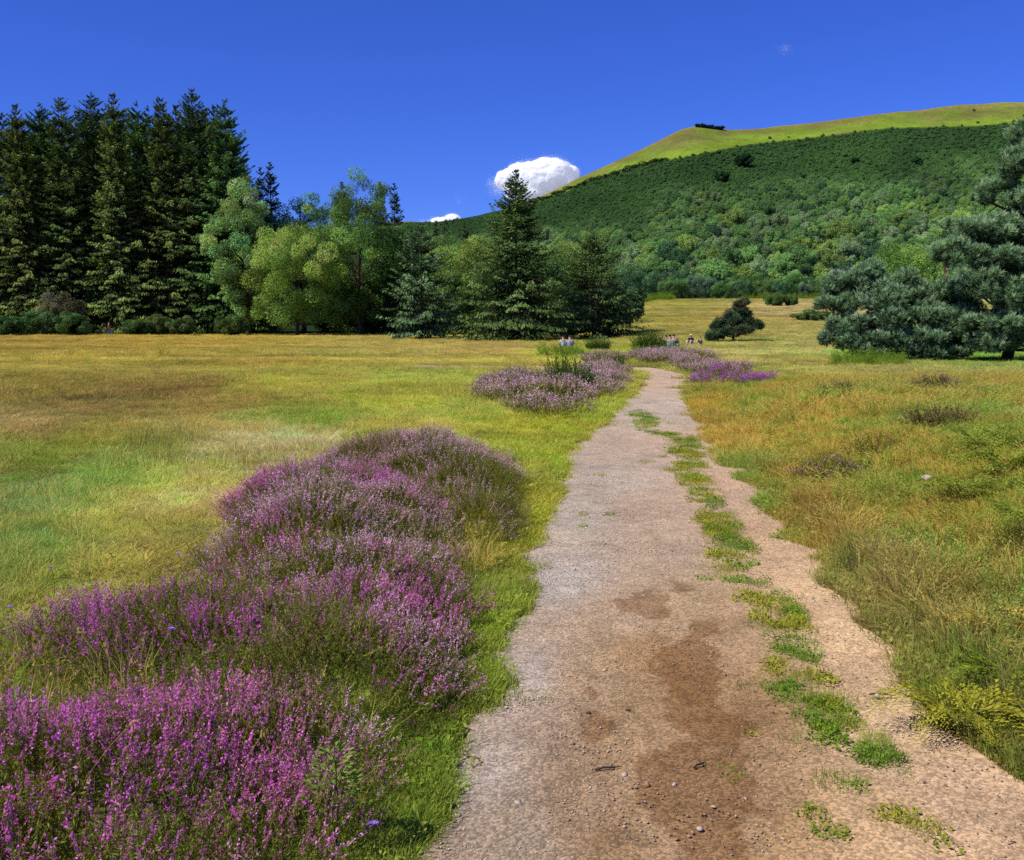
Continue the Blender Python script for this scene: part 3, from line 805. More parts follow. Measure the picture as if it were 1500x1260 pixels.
def heather(foot, label, H, dens, far, colmix, bloom, seed, group, green=GREENH, k=1.0, cxy=None, name='heather_shrub', category='heather'):
    """one heather plant mass: sprigs crowded on a mound over its footprint"""
    rng = R_(seed)
    poly = np.array(FOOT[foot] if isinstance(foot, str) else foot)
    lo = poly.min(0); hi = poly.max(0); area = np.prod(hi - lo)
    n = int(area * dens)
    x = rng.uniform(lo[0], hi[0], n); y = rng.uniform(lo[1], hi[1], n)
    jx = x + (fbm(x * 2.5, y * 2.5, seed, 3) - .5) * .35 * k; jy = y + (fbm(x * 2.5 + 9, y * 2.5, seed + 1, 3) - .5) * .35 * k
    if far and k > 1.4:
        jx = jx + (fbm(x * .55, y * .4, seed + 5, 3) - .5) * 1.3; jy = jy + (fbm(x * .55 + 30, y * .4, seed + 6, 3) - .5) * 3.0
    q = inside(poly, jx, jy)
    if far and k > 1.4:
        q &= fbm(x * .8, y * .5, seed + 8, 3) + rng.normal(0, .05, n) > .40
    x, y, jx, jy = x[q], y[q], jx[q], jy[q]; n = len(x)
    e = edge_dist(poly, jx, jy)
    lump = fbm(x * 1.6 / k, y * 1.6 / k, seed + 3, 3)

    def mound(x_, y_, e_):
        return H * (1 - np.exp(-e_ / (.20 * k))) * (.15 + 1.65 * fbm(x_ * 2.3 / k, y_ * 2.3 / k, seed + 3, 3))
    m = mound(x, y, e)
    # lean out from the middle of the local lump
    h = .05
    gx = (mound(x + h, y, edge_dist(poly, jx + h, jy)) - m) / h; gy = (mound(x, y + h, edge_dist(poly, jx, jy + h)) - m) / h
    d = np.stack([-gx * .42, -gy * .42, np.ones(n)], 1) + rng.normal(0, .30, (n, 3))
    d = norm(d)
    s = k * rng.uniform(.6, 1.3, n) * (.75 + .35 * np.clip(m / H, 0, 1))
    T = np.stack([x, y, height(x, y) + np.maximum(m - .235 * s, -.02)], 1)
    # under-storey: bare leafy sprigs lower down, fill the inside
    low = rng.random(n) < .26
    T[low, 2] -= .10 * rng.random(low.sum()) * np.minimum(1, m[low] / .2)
    R = frames(d, rng.uniform(0, 6.28, n))
    bl = bloom(x, y, rng) & ~low
    protos = SPRF if far else SPR
    FV, FF, FC, BV, BF, BC = [], [], [], [], [], []
    of = ob = 0
    fcol = green[None] * rng.uniform(.6, 1.35, (n, 1)); tw = rng.random((n, 1)) * .5; fcol = fcol * (1 - tw) + np.where(rng.random((n, 1)) < .5, OLIVE, GREEND)[:] * tw
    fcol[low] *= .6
    bcol = colmix(x, y, rng, n) * rng.uniform(.75, 1.3, (n, 1))
    for fl in (True, False):
        sel0 = np.where(bl if fl else ~bl)[0]; ch = rng.integers(0, len(protos[fl]), len(sel0))
        for p in range(len(protos[fl])):
            sel = sel0[ch == p]
            if not len(sel):
                continue
            (v, f, c), B = protos[fl][p]
            V, F = replicate(v, f, R[sel], T[sel], s[sel]); FV.append(V); FF.append(F + of); of += len(V)
            FC.append((c[None] * fcol[sel][:, None]).reshape(-1, 3))
            if B:
                v, f, c = B
                V, F = replicate(v, f, R[sel], T[sel], s[sel]); BV.append(V); BF.append(F + ob); ob += len(V)
                BC.append((c[None] * bcol[sel][:, None]).reshape(-1, 3))
    cx, cy = poly.mean(0); base = np.array([cx, cy, float(height(np.array([cx]), np.array([cy]))[0])])
    root = empty(name, base, label, category, group)
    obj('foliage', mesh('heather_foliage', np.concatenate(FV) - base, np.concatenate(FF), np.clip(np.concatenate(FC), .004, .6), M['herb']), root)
    if BV:
        obj('blossom', mesh('heather_blossom', np.concatenate(BV) - base, np.concatenate(BF), np.clip(np.concatenate(BC), .004, .9), M['flower']), root)
    return root


def mixer(cols, f=1.3, seed=0):
    cols = np.array(cols)

    def fn(x, y, rng, n):
        t = np.clip((fbm(x * f, y * f, 300 + seed, 3) - .5) * 2.2 + .5 + rng.normal(0, .16, n), 0, .999) * (len(cols) - 1)
        i = t.astype(int); w = (t - i)[:, None]
        return cols[i] * (1 - w) + cols[np.minimum(i + 1, len(cols) - 1)] * w
    return fn


def bloomer(p, f=1.2, seed=0, amp=1.6, extra=None):
    def fn(x, y, rng):
        v = p + (fbm(x * f, y * f, 400 + seed, 3) - .5) * amp
        if extra is not None:
            v = v + extra(x, y)
        return rng.random(len(x)) < v
    return fn


HG = 'heather plants along the path'
heather('A', 'deep magenta heather in full bloom nearest the camera, left of the path', .36, 560, False, mixer([VIVID * .8, VIVID, MAGENTA, MAGENTA * .9, MAUVE], seed=1), bloomer(.56, seed=1, f=2.2, extra=lambda x, y: -.5 * sm(-.75, -.4, x)), 501, HG)
heather('B', 'small low purple heather lobe reaching out into the meadow grass on the left', .30, 600, False, mixer([VIVID, VIVID * .9, MAUVE], seed=2), bloomer(.74, seed=2, extra=lambda x, y: -.7 * sm(4.75, 4.3, y)), 502, HG)
heather('C', 'largest purple heather mass, mauve and magenta, in the middle of the bed', .40, 520, False, mixer([VIVID, MAGENTA, MAUVE, MAUVE, DUSTY], seed=3), bloomer(.70, seed=3, f=1.8, extra=lambda x, y: -.40 * sm(5.6, 5.0, y) * sm(-.45, -.85, x) - .35 * sm(4.6, 4.1, y) - .15 * sm(-.6, -.35, x) * sm(7, 5, y)), 503, HG)
heather('D', 'faded dusty mauve heather with a dark green flank, behind the largest mass', .42, 460, False, mixer([MAUVE, DUSTY, DUSTY, BROWN], seed=4), bloomer(.50, seed=4, extra=lambda x, y: .30 * sm(9.4, 10.8, y) + .35 * sm(-.6, -1.2, x) - .5 * sm(-.7, -.1, x) * sm(10.6, 9.2, y)), 504, HG, green=lin((116, 124, 54)))
heather('E1', 'broad dusty mauve heather bed left of the path around the green broom', .42, 190, True, mixer([MAUVE, DUSTY, DUSTY, MAUVE], f=.5, seed=5), bloomer(.8, f=.5, seed=5, amp=1.0), 505, HG, k=1.5)
heather('E2', 'mauve heather strip on the left edge where the path bends', .42, 170, True, mixer([MAUVE, DUSTY, MAUVE], f=.5, seed=6), bloomer(.78, f=.5, seed=6, amp=1.0), 506, HG, k=1.5)
heather('F1', 'bright purple round heather on the right side of the path', .62, 230, True, mixer([MAUVE, lin((200, 88, 206)), lin((196, 80, 204)), lin((204, 96, 210))], f=.5, seed=7), bloomer(.86, f=.5, seed=7, amp=.7), 507, HG, k=1.5)
heather('F2', 'pale mauve heather behind the bright purple one, right of the path', .44, 130, True, mixer([MAUVE, DUSTY], f=.5, seed=8), bloomer(.75, f=.4, seed=8, amp=.8), 508, HG, k=1.7)
heather('G0', 'small far heather patch just left of where the path disappears', .42, 120, True, mixer([DUSTY, MAUVE], f=.5, seed=9), bloomer(.6, f=.4, seed=9), 509, HG, k=1.8)
heather('G1', 'farthest dusty heather row lying across the end of the path', .42, 120, True, mixer([DUSTY, MAUVE, DUSTY], f=.3, seed=10), bloomer(.72, f=.3, seed=10, amp=.9), 510, HG, k=1.8)


TG = 'brown heather tussocks on the right bank'
GREY = lin((120, 92, 96)); RUST = lin((128, 84, 66))
for (lab, cols, pb, sd, hh) in [
        ('small dark brown heather tussock alone in the golden grass', [GREY * .7, BROWN * .7], .6, 1, .34),
        ('grey mauve tussock of faded heather highest on the bank', [GREY, DUSTY * .8], .7, 2, .30),
        ('dark grey purple heather tussock nearest the path on the bank', [GREY * .9, DUSTY * .7, BROWN], .66, 3, .34),
        ('dark green heather tussock touching the grey purple one on the bank', [BROWN, GREY], .18, 4, .34),
        ('low reddish brown heather patch in the middle of the bank', [RUST, BROWN], .72, 5, .24),
        ('sparse grey heather sprigs low on the bank', [GREY, DUSTY * .8], .5, 6, .26),
        ('dark hollowed green heather tussock on the lower bank', [GREY, BROWN], .25, 7, .30)]:
    px, py, w, asp = TUSS[sd - 1]
    p = blob(px, py, w, asp, seed=sd)
    heather(p, lab, hh * 1.4, 900 if gp(px, py)[1] < 14 else 620, gp(px, py)[1] > 12, mixer(cols, seed=20 + sd), bloomer(pb, seed=20 + sd, amp=.6), 600 + sd, TG, green=lin((92, 98, 48)), k=1.0 if gp(px, py)[1] < 14 else 1.3)


# ------------------------------------------------------------------ trees
def spruce_mesh(seed, H, R, z0=.03, step=.55, nb=7, dens=5.0, leafL=.8, droop=.35, dark=(.018, .036, .016), tip=(.075, .105, .034), power=.8, gap=0.12, ragged=.25):
    """conifer: whorled drooping branches carrying flat needle sprays. Returns crown and trunk meshes"""
    rng = R_(seed)
    zb = z0 * H
    zs = np.arange(zb, H * .985, step); zs = zs + rng.normal(0, step * .6, len(zs))
    B = []
    for z in zs:
        t = np.clip((z - zb) / (H - zb), 0, 1)
        L = R * ((1 - t) ** power) * (.72 + .28 * sm(0, .14, t)) + .12 * step
        for k in range(nb if t < .9 else 5):
            if rng.random() < gap * (1 - t):
                continue
            B.append((z + rng.normal(0, step * .25), t, L * np.clip(rng.normal(.92, ragged), .35, 1.25), rng.uniform(0, 2 * PI)))
    B = np.array(B)
    M_ = np.maximum(3, (3 + B[:, 2] * dens * (1 + 1.6 * B[:, 1] ** 2)).astype(int))
    q = np.repeat(np.arange(len(B)), M_); n = len(q)
    z, t, L, az = B[q].T
    s = rng.uniform(.08, 1.0, n) ** .62
    bj = rng.normal(0, 1, len(B))[q]
    pit = (.75 * t ** 2.2 - droop * (1 - t) + bj * .15)
    out = np.stack([np.cos(az), np.sin(az), 0 * az], 1); lat = np.stack([-np.sin(az), np.cos(az), 0 * az], 1)
    off = rng.uniform(-1, 1, n) * (.30 * L * (1 - .75 * s) + .05)
    zz = z + L * (pit * s - .20 * s ** 2 * (1 - t) + .20 * s ** 3.5) - rng.random(n) ** 1.5 * leafL * .55 * (1 - t * .7) - np.abs(off) * .12
    c = out * (L * s)[:, None] + lat * off[:, None]; c[:, 2] += zz
    d = out * rng.uniform(.3, 1.0, n)[:, None] + lat * (np.sign(off) * rng.uniform(.1, .9, n))[:, None]
    d[:, 2] += (-.35 - .75 * (s > .55)) * (1 - t) + .5 * t + rng.normal(0, .25, n)
    nn = norm(np.array([0, 0, .8]) + out * .5 + rng.normal(0, .5, (n, 3)))
    ll = leafL * rng.uniform(.55, 1.15, n) * (.55 + .45 * (1 - t))
    V, F = diamonds(c, d, nn, ll, ll * rng.uniform(.26, .42, n))
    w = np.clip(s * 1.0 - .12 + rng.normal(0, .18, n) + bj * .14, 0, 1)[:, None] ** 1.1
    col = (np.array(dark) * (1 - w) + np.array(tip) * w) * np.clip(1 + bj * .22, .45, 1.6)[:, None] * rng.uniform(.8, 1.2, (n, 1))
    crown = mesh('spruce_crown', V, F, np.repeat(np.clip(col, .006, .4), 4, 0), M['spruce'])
    # trunk with the bare branch stems
    hz = np.linspace(-.3, H * .97, 12); tr = [tube(np.stack([.04 * np.sin(hz * .3 + seed) * 1, .04 * np.cos(hz * .4), hz], 1), np.maximum(.011 * H * (1 - hz / H) + .015, .02), 8)]
    for i in rng.choice(len(B), min(140, len(B)), replace=False):
        z, t, L, az = B[i]; ss = np.linspace(0, .8, 4)
        p = np.stack([np.cos(az) * L * ss, np.sin(az) * L * ss, z + L * ((.75 * t ** 2.2 - droop * (1 - t)) * ss - .2 * ss ** 2 * (1 - t))], 1)
        tr.append(tube(p, np.linspace(.014 * L + .012, .006, 4), 4))
    V, F = join(tr)
    return crown, mesh('spruce_trunk', V, F, None, M['bark'], smooth=True)


BOOST = 2.15


def broad_mesh(seed, H, R, cb=.08, ncl=70, per=240, leaf=.3, droop=.6, base=(.07, .14, .03), var=.25, top=1.0, bark='bark', rc=(.20, .34), squash=1.0, core=True):
    """broadleaf tree: limbs reaching leaf clumps spread over an uneven envelope"""
    rng = R_(seed); leaf = leaf * .66; per = int(per * 2.3); base = np.array(base) * BOOST
    z0 = cb * H; hz = (H - z0) / 2; zc = z0 + hz
    u = rand_unit(rng, ncl); rad = rng.uniform(.35, 1.0, ncl) ** .55
    env = 1 + .5 * (fbm(u[:, 0] * 2 + seed, u[:, 1] * 2 + u[:, 2] * 2.7, seed, 3) - .5) * 2
    cl = u * (rad * env)[:, None] * np.array([R, R, hz * .9])
    cl[:, :2] *= (1 - .35 * np.clip(cl[:, 2] / hz, 0, 1) ** 2 * (2 - top))[:, None]
    cl[:, 2] += zc
    ncl_ = ncl; rcl = R * rng.uniform(rc[0] * .8, rc[1] * 1.0, ncl) * (1 - .25 * (rad > .85))
    nl = np.maximum(30, (per * (rcl / (R * .27)) ** 2).astype(int)); q = np.repeat(np.arange(ncl), nl); n = len(q)
    v = rand_unit(rng, n); rr = rng.uniform(.45, 1.0, n) ** .4
    c = cl[q] + v * (rcl[q] * rr)[:, None] * np.array([1, 1, .78 * squash])
    dr = rng.random(n) ** 2 * droop * rcl[q]; c[:, 2] -= dr
    nn = norm(v + np.array([0, 0, .45]) + rng.normal(0, .36, (n, 3)))
    d = rand_unit(rng, n); d[:, 2] -= .8 * droop
    ll = leaf * rng.uniform(.6, 1.25, n)
    V, F = diamonds(c, d, nn, ll, ll * rng.uniform(.42, .62, n))
    cj = rng.normal(1, var * .65, ncl)[q]
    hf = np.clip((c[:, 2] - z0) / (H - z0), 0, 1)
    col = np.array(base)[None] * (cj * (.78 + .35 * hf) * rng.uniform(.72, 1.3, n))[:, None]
    col = col * np.clip(1.0 + .55 * (fbm(c[:, 0] / R * 2.2 + c[:, 1] / R * 1.3 + seed, c[:, 2] / R * 2.2, seed + 9, 3) - .5) * 2, .3, 1.7)[:, None]  # clump and patch tones paint shade pockets into the crown colour
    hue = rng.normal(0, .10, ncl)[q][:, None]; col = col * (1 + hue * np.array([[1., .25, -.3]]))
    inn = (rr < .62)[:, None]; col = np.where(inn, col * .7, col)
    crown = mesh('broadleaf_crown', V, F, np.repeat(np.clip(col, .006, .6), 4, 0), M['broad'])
    hzv = np.linspace(-.2, H * .8, 9)
    wob = np.stack([np.sin(hzv * .5 + seed) * .02 * H * (hzv / H), np.cos(hzv * .6 + seed * 2) * .02 * H * (hzv / H), hzv], 1)
    tr = [tube(wob, np.maximum(.016 * H * (1 - hzv / H * .95), .02), 8)]
    for i in rng.choice(ncl, min(ncl, 24), replace=False):
        zz = np.clip(cl[i, 2] - np.hypot(cl[i, 0], cl[i, 1]) * rng.uniform(.5, .9), z0 * .6 + .2, H * .7)
        a = np.array([np.interp(zz, hzv, wob[:, 0]), np.interp(zz, hzv, wob[:, 1]), zz]); b = cl[i]
        mid = (a + b) / 2 + np.array([0, 0, .08 * np.linalg.norm(b - a)]) + rng.normal(0, .04 * R, 3)
        tr.append(tube(np.array([a, (a + mid) / 2, mid, (mid + b) / 2, b]), np.linspace(.006 * H, .012, 5), 5))
    Vt, Ft = join(tr)
    return crown, mesh('broadleaf_trunk', Vt, Ft, None, M[bark], smooth=True)


def pine_mesh(seed, H, pads, limbs, tuft=.2, per=420, base=(.055, .105, .075), dark=(.02, .04, .03), rust=None, trunk_r=.28, needles=11, wn=.022, lean=0.0):
    """Scots pine: limbs ending in pads of needle tufts. pads: (x,y,z,rx,rz); limbs: list of polylines with a start radius"""
    rng = R_(seed)
    P = np.array(pads, float); pr_ = P[:, 3]
    # break each pad into smaller irregular tufted sub-clumps
    sub = []
    for (x, y, z, rx, rz) in P:
        rx = rx * .97; rz = rz * 1.3; m = int(12 + rx * 9)
        v = rand_unit(rng, m); v[:, 2] = np.where(v[:, 2] < -.25, -v[:, 2], v[:, 2])
        rr = rng.uniform(.35, 1.0, m) ** .5
        cc = np.array([x, y, z]) + v * rr[:, None] * np.array([rx, rx, rz])
        for k in range(m):
            sub.append((*cc[k], rng.uniform(.26, .5) * min(1.0, .45 + rx * .35), rng.normal(1, .14)))
    sub = np.array(sub)
    nt = np.maximum(8, (per * sub[:, 3] ** 2).astype(int)); q = np.repeat(np.arange(len(sub)), nt); n = len(q)
    v = rand_unit(rng, n); rr = rng.uniform(.3, 1.0, n) ** .45
    c = sub[q, :3] + v * (sub[q, 3] * rr)[:, None] * np.array([1, 1, .8])
    ax = norm(v * .8 + np.array([0, 0, .55]) + rng.normal(0, .3, (n, 3)))
    # a needle tuft: star of slivers around the twig axis
    nk = needles
    pv, pf, pc = [], [], []
    for k in range(nk):
        a = k / nk * 2 * PI + rng.uniform(-.3, .3); sp = rng.uniform(.25, 1.05)
        dv = norm(np.array([math.cos(a) * sp, math.sin(a) * sp, 1.0])); sd = norm(np.cross(dv, rand_unit(rng, 1)[0])) * wn / tuft / 2
        b0 = np.array([0, 0, rng.uniform(-.4, .2)])
        pv += [b0 - sd * .7, b0 + sd * .7, b0 + dv * .55 + sd, b0 + dv * rng.uniform(.85, 1.15)]; pf += [[4 * k, 4 * k + 1, 4 * k + 2], [4 * k, 4 * k + 2, 4 * k + 3]]
    V, F = replicate(np.array(pv), np.array(pf), frames(ax, rng.uniform(0, 6.28, n)), c, tuft * rng.uniform(.75, 1.25, n))
    w = np.clip((rr - .45) / .5 + rng.normal(0, .1, n), 0, 1)[:, None] * np.clip(.62 + .5 * v[:, 2:3], .25, 1)  # paints shade in: tufts darken inward and underneath, lit colour on top
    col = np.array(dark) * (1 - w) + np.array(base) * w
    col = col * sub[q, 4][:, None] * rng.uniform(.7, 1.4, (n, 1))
    if rust is not None:
        k = rng.random(len(sub)) < rust; kk = k[q] & (rng.random(n) < .5); col[kk] = np.array([.24, .12, .075]) * rng.uniform(.6, 1.3, (kk.sum(), 1))
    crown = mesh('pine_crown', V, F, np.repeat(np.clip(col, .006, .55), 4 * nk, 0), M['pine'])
    tr = []
    for pts, r0, r1 in limbs:
        pts = np.array(pts, float); tt = np.linspace(0, len(pts) - 1, len(pts) * 4)
        sm_ = np.stack([np.interp(tt, np.arange(len(pts)), pts[:, k]) for k in range(3)], 1); sm_ += rng.normal(0, .02, sm_.shape); sm_[0] = pts[0]
        tr.append(tube(sm_, np.linspace(r0, r1, len(sm_)), 7))
    # twigs from limbs to every sub-clump
    LP = np.concatenate([np.array([np.array(p[i]) * (1 - t) + np.array(p[i + 1]) * t for i in range(len(p) - 1) for t in (0, .33, .66)]) for p, _, _ in [(l[0], 0, 0) for l in limbs]])
    for sx in sub:
        a = LP[np.argmin(((LP - sx[:3]) ** 2).sum(1) + 2.0 * np.maximum(LP[:, 2] - sx[2], 0))]
        tr.append(tube(np.array([a, (a + sx[:3]) / 2 + rng.normal(0, .06, 3), sx[:3]]), np.array([.03, .02, .008]), 4))
    Vt, Ft = join(tr)
    return crown, mesh('pine_trunk', Vt, Ft, None, M['redbark'], smooth=True)


def plant_tree(name, meshes, loc, label, category='tree', group=None, rz=0, sc=1.0):
    root = empty(name, loc, label, category, group, rz, sc)
    obj('crown', meshes[0], root); obj('trunk', meshes[1], root)
    return root


def copy_thing(src, loc, label, rz=0, sc=1.0, group=None):
    r = src.copy(); C.objects.link(r)
    r.location = loc; r.rotation_euler = (0, 0, rz); r.scale = (sc, sc, sc) if np.isscalar(sc) else sc
    r['label'] = label
    if group:
        r['group'] = group
    for ch in src.children:
        c = ch.copy(); C.objects.link(c); c.parent = r
    return r


def hz(x, y):
    return float(height(np.array([x]), np.array([y]))[0])


# --- tall dark spruce stand on the left
rt = R_(77)
SPV = [spruce_mesh(200 + k, 34, 5.7, z0=.01, step=.38, nb=9, dens=13.0, leafL=.66, droop=.42, dark=(.016, .036, .015), tip=[(.18, .24, .058), (.145, .225, .058), (.195, .245, .06), (.13, .23, .054)][k % 4], power=[.62, .56, .68, .6][k % 4], gap=.10, ragged=.34) for k in range(4)]
G1_ = 'tall spruces standing at the left edge of the meadow'
words = ['first', 'second', 'third', 'fourth', 'fifth', 'sixth', 'seventh', 'eighth', 'ninth', 'tenth', 'eleventh', 'twelfth', 'thirteenth', 'fourteenth', 'fifteenth', 'sixteenth', 'seventeenth']
FRONT = [(-58, 158, 150), (-20, 150, 144), (30, 150, 142), (64, 152, 150), (96, 142, 143), (140, 140, 148), (172, 134, 141), (206, 152, 147), (240, 143, 142), (286, 131, 142), (318, 152, 147), (334, 148, 141)]
first = [None] * 4
vis = 0
for k, (px, top, D) in enumerate(FRONT):
    x = at(px, D); z = hz(x, D); H = slope(top) * D + CAM_Z - z; x = at(px, D, 17)
    sc = H / 34
    lab = 'tall dark green spruce, %s from the left in the high stand' % words[max(vis, 0)] if px > 0 else None
    if px <= 0:
        lab = 'tall spruce cut by the left edge of the photo' if px > -30 else 'tall spruce standing just beyond the left edge of the view'
    else:
        vis += 1
    if px == 334:
        lab = 'rightmost tall spruce of the high stand, its branches spreading over pale birches'
    v = k % 4
    scl = (sc * rt.uniform(.82, 1.2), sc * rt.uniform(.82, 1.2), sc)
    if first[v] is None:
        first[v] = plant_tree('spruce_tree', SPV[v], (x, D, z), lab, 'spruce', G1_, rt.uniform(0, 6.28), scl)
    else:
        copy_thing(first[v], (x, D, z), lab, rt.uniform(0, 6.28), scl)
BACK = [(10, 158, 160), (48, 160, 161), (80, 156, 159), (120, 150, 162), (158, 150, 160), (190, 150, 161), (222, 150, 162), (262, 142, 160), (300, 146, 161), (-30, 160, 162), (350, 200, 158), (-60, 155, 166), (30, 164, 168), (100, 162, 170), (140, 156, 171), (205, 158, 170), (245, 152, 170), (285, 150, 170), (325, 160, 168), (65, 160, 172), (175, 158, 172)]
for k, (px, top, D) in enumerate(BACK):
    top += 9
    x = at(px, D); z = hz(x, D); x = at(px, D, 20); sc = (slope(top) * D + CAM_Z - z) / 34
    copy_thing(first[(k * 3 + 1) % 4], (x, D, z), 'spruce of the second row, only its top showing between the front spruces', rt.uniform(0, 6.28), (sc * 1.05, sc * 1.05, sc), 'second row spruces of the high stand')


def by_px(px, top, base, D=None):
    p = gp(px, base)
    D = p[1] if D is None else D
    x = at(px, D); z = hz(x, D)
    return (x, D, z), float(slope(top)) * D + CAM_Z - z


# --- mixed trees from the stand to the middle
loc, H = by_px(364, 258, 491, 134)
plant_tree('birch_tree', broad_mesh(301, H, 4.5, .03, 90, 300, .40, .7, (.115, .18, .06), .45, bark='bark', rc=(.22, .36)), loc, 'pale grey-green drooping birch beside the tall spruce stand', 'birch', rz=1)
loc, H = by_px(436, 302, 491, 128)
plant_tree('birch_tree', broad_mesh(302, H, 5.9, .0, 95, 330, .36, .5, (.15, .245, .052), .45, bark='bark', rc=(.20, .33), top=1.6), loc, 'bright light green rounded birch in front of the tree line', 'birch', rz=2)
loc, H = by_px(528, 250, 492, 136)
plant_tree('birch_tree', broad_mesh(303, H, 6.2, .0, 120, 300, .40, .6, (.075, .125, .03), .5, bark='bark', rc=(.18, .30), top=1.2), loc, 'tall olive green birch right of the bright rounded one', 'birch', rz=.5)
loc, H = by_px(446, 256, 491, 148)
plant_tree('maple_tree', broad_mesh(304, H, 6.0, .1, 90, 250, .42, .4, (.05, .105, .045), .3, rc=(.18, .3)), loc, 'dark green broadleaf rising behind the bright rounded birch', 'tree', rz=.3)
loc, H = by_px(402, 232, 491, 152)
s2 = plant_tree('spruce_tree', spruce_mesh(211, H, 4.0, .05, .42, 8, 8.0, .7, .3, power=.8, tip=(.12, .18, .075)), loc, 'slender spruce tip rising behind the pale drooping birch', 'spruce', 'spruces rising behind the birches')
for px, top, D, lab in [(560, 262, 150, 'left one of two slim dark spruces behind the olive birch'), (580, 264, 146, 'right one of two slim dark spruces behind the olive birch'), (388, 240, 154, 'spruce with a forked thin top left of the slender spruce tip'), (505, 262, 152, 'spruce hidden behind the crown of the olive birch'), (640, 320, 140, 'small spruce top showing left of the small white cloud'), (655, 318, 146, 'small spruce top in front of the small white cloud'), (682, 322, 146, 'thin spruce top just left of the big lone spruce')]:
    loc, h2 = by_px(px, top, 492, D)
    copy_thing(s2, loc, lab, rt.uniform(0, 6), (h2 / H * 1.0, h2 / H * 1.0, h2 / H))
# blue-green fir
loc, H = by_px(618, 332, 497, 104)
plant_tree('fir_tree', spruce_mesh(212, H, 4.3, .02, .28, 10, 12.0, .5, .18, dark=(.022, .045, .032), tip=(.15, .23, .085), power=.62, gap=.2, ragged=.3), loc, 'blue-green fir with layered branches at the meadow edge', 'fir')
# darker trees closing the gaps behind
for px, top, D, R, basec, lab in [(600, 318, 146, 5.0, (.06, .11, .035), 'dark green broadleaf top just right of the slim spruces'), (645, 322, 138, 5.4, (.085, .14, .04), 'green broadleaf behind the blue-green fir, to its right'), (712, 316, 136, 5.4, (.085, .14, .038), 'tall green broadleaf just left behind the big lone spruce'), (378, 275, 150, 4.5, (.04, .08, .035), 'dark broadleaf filling the gap right of the high spruce stand'), (590, 345, 142, 5.0, (.035, .07, .025), 'dark broadleaf between the olive birch and the blue-green fir'), (690, 335, 118, 5.2, (.10, .145, .035), 'yellow-green broadleaf left of the big lone spruce'), (665, 380, 112, 3.4, (.08, .13, .035), 'low yellow-green broadleaf at the foot of the yellow-green one'),
                                  (820, 338, 128, 5.4, (.10, .15, .04), 'pale yellow-green broadleaf between the two lone spruces'), (795, 350, 122, 4.0, (.055, .1, .03), 'mid-green broadleaf hugging the right side of the big lone spruce'), (905, 400, 122, 3.4, (.035, .065, .03), 'dark green tree right behind the smaller lone spruce'),
                                  (480, 360, 150, 5.0, (.03, .06, .022), 'shadowed broadleaf filling the gap behind the two birches'), (545, 380, 142, 4.5, (.028, .055, .02), 'dark low broadleaf under the olive birch'), (730, 350, 125, 4.6, (.07, .115, .03), 'green broadleaf directly behind the big lone spruce')]:
    loc, H = by_px(px, top, 495, D)
    plant_tree('broadleaf_tree', broad_mesh(int(px), H, R, .0, 120, 240, .36, .8, basec, .35, rc=(.18, .32)), loc, lab, 'tree', 'broadleaf trees of the meadow edge', rz=px)
# two lone spruces
loc, H = by_px(756, 246, 502, 92)
plant_tree('spruce_tree', spruce_mesh(221, H, 6.3, .015, .22, 11, 13, .46, .36, dark=(.02, .042, .018), tip=(.14, .195, .05), power=.95, gap=.12, ragged=.26), loc, 'big pointed lone spruce in the middle, in front of the white cloud', 'spruce')
loc, H = by_px(868, 345, 499, 98)
plant_tree('spruce_tree', spruce_mesh(222, H, 6.2, .01, .20, 11, 11, .44, .3, dark=(.022, .04, .018), tip=(.13, .195, .05), power=.82, gap=.10, ragged=.24), loc, 'smaller broad olive spruce right of the big lone spruce', 'spruce')

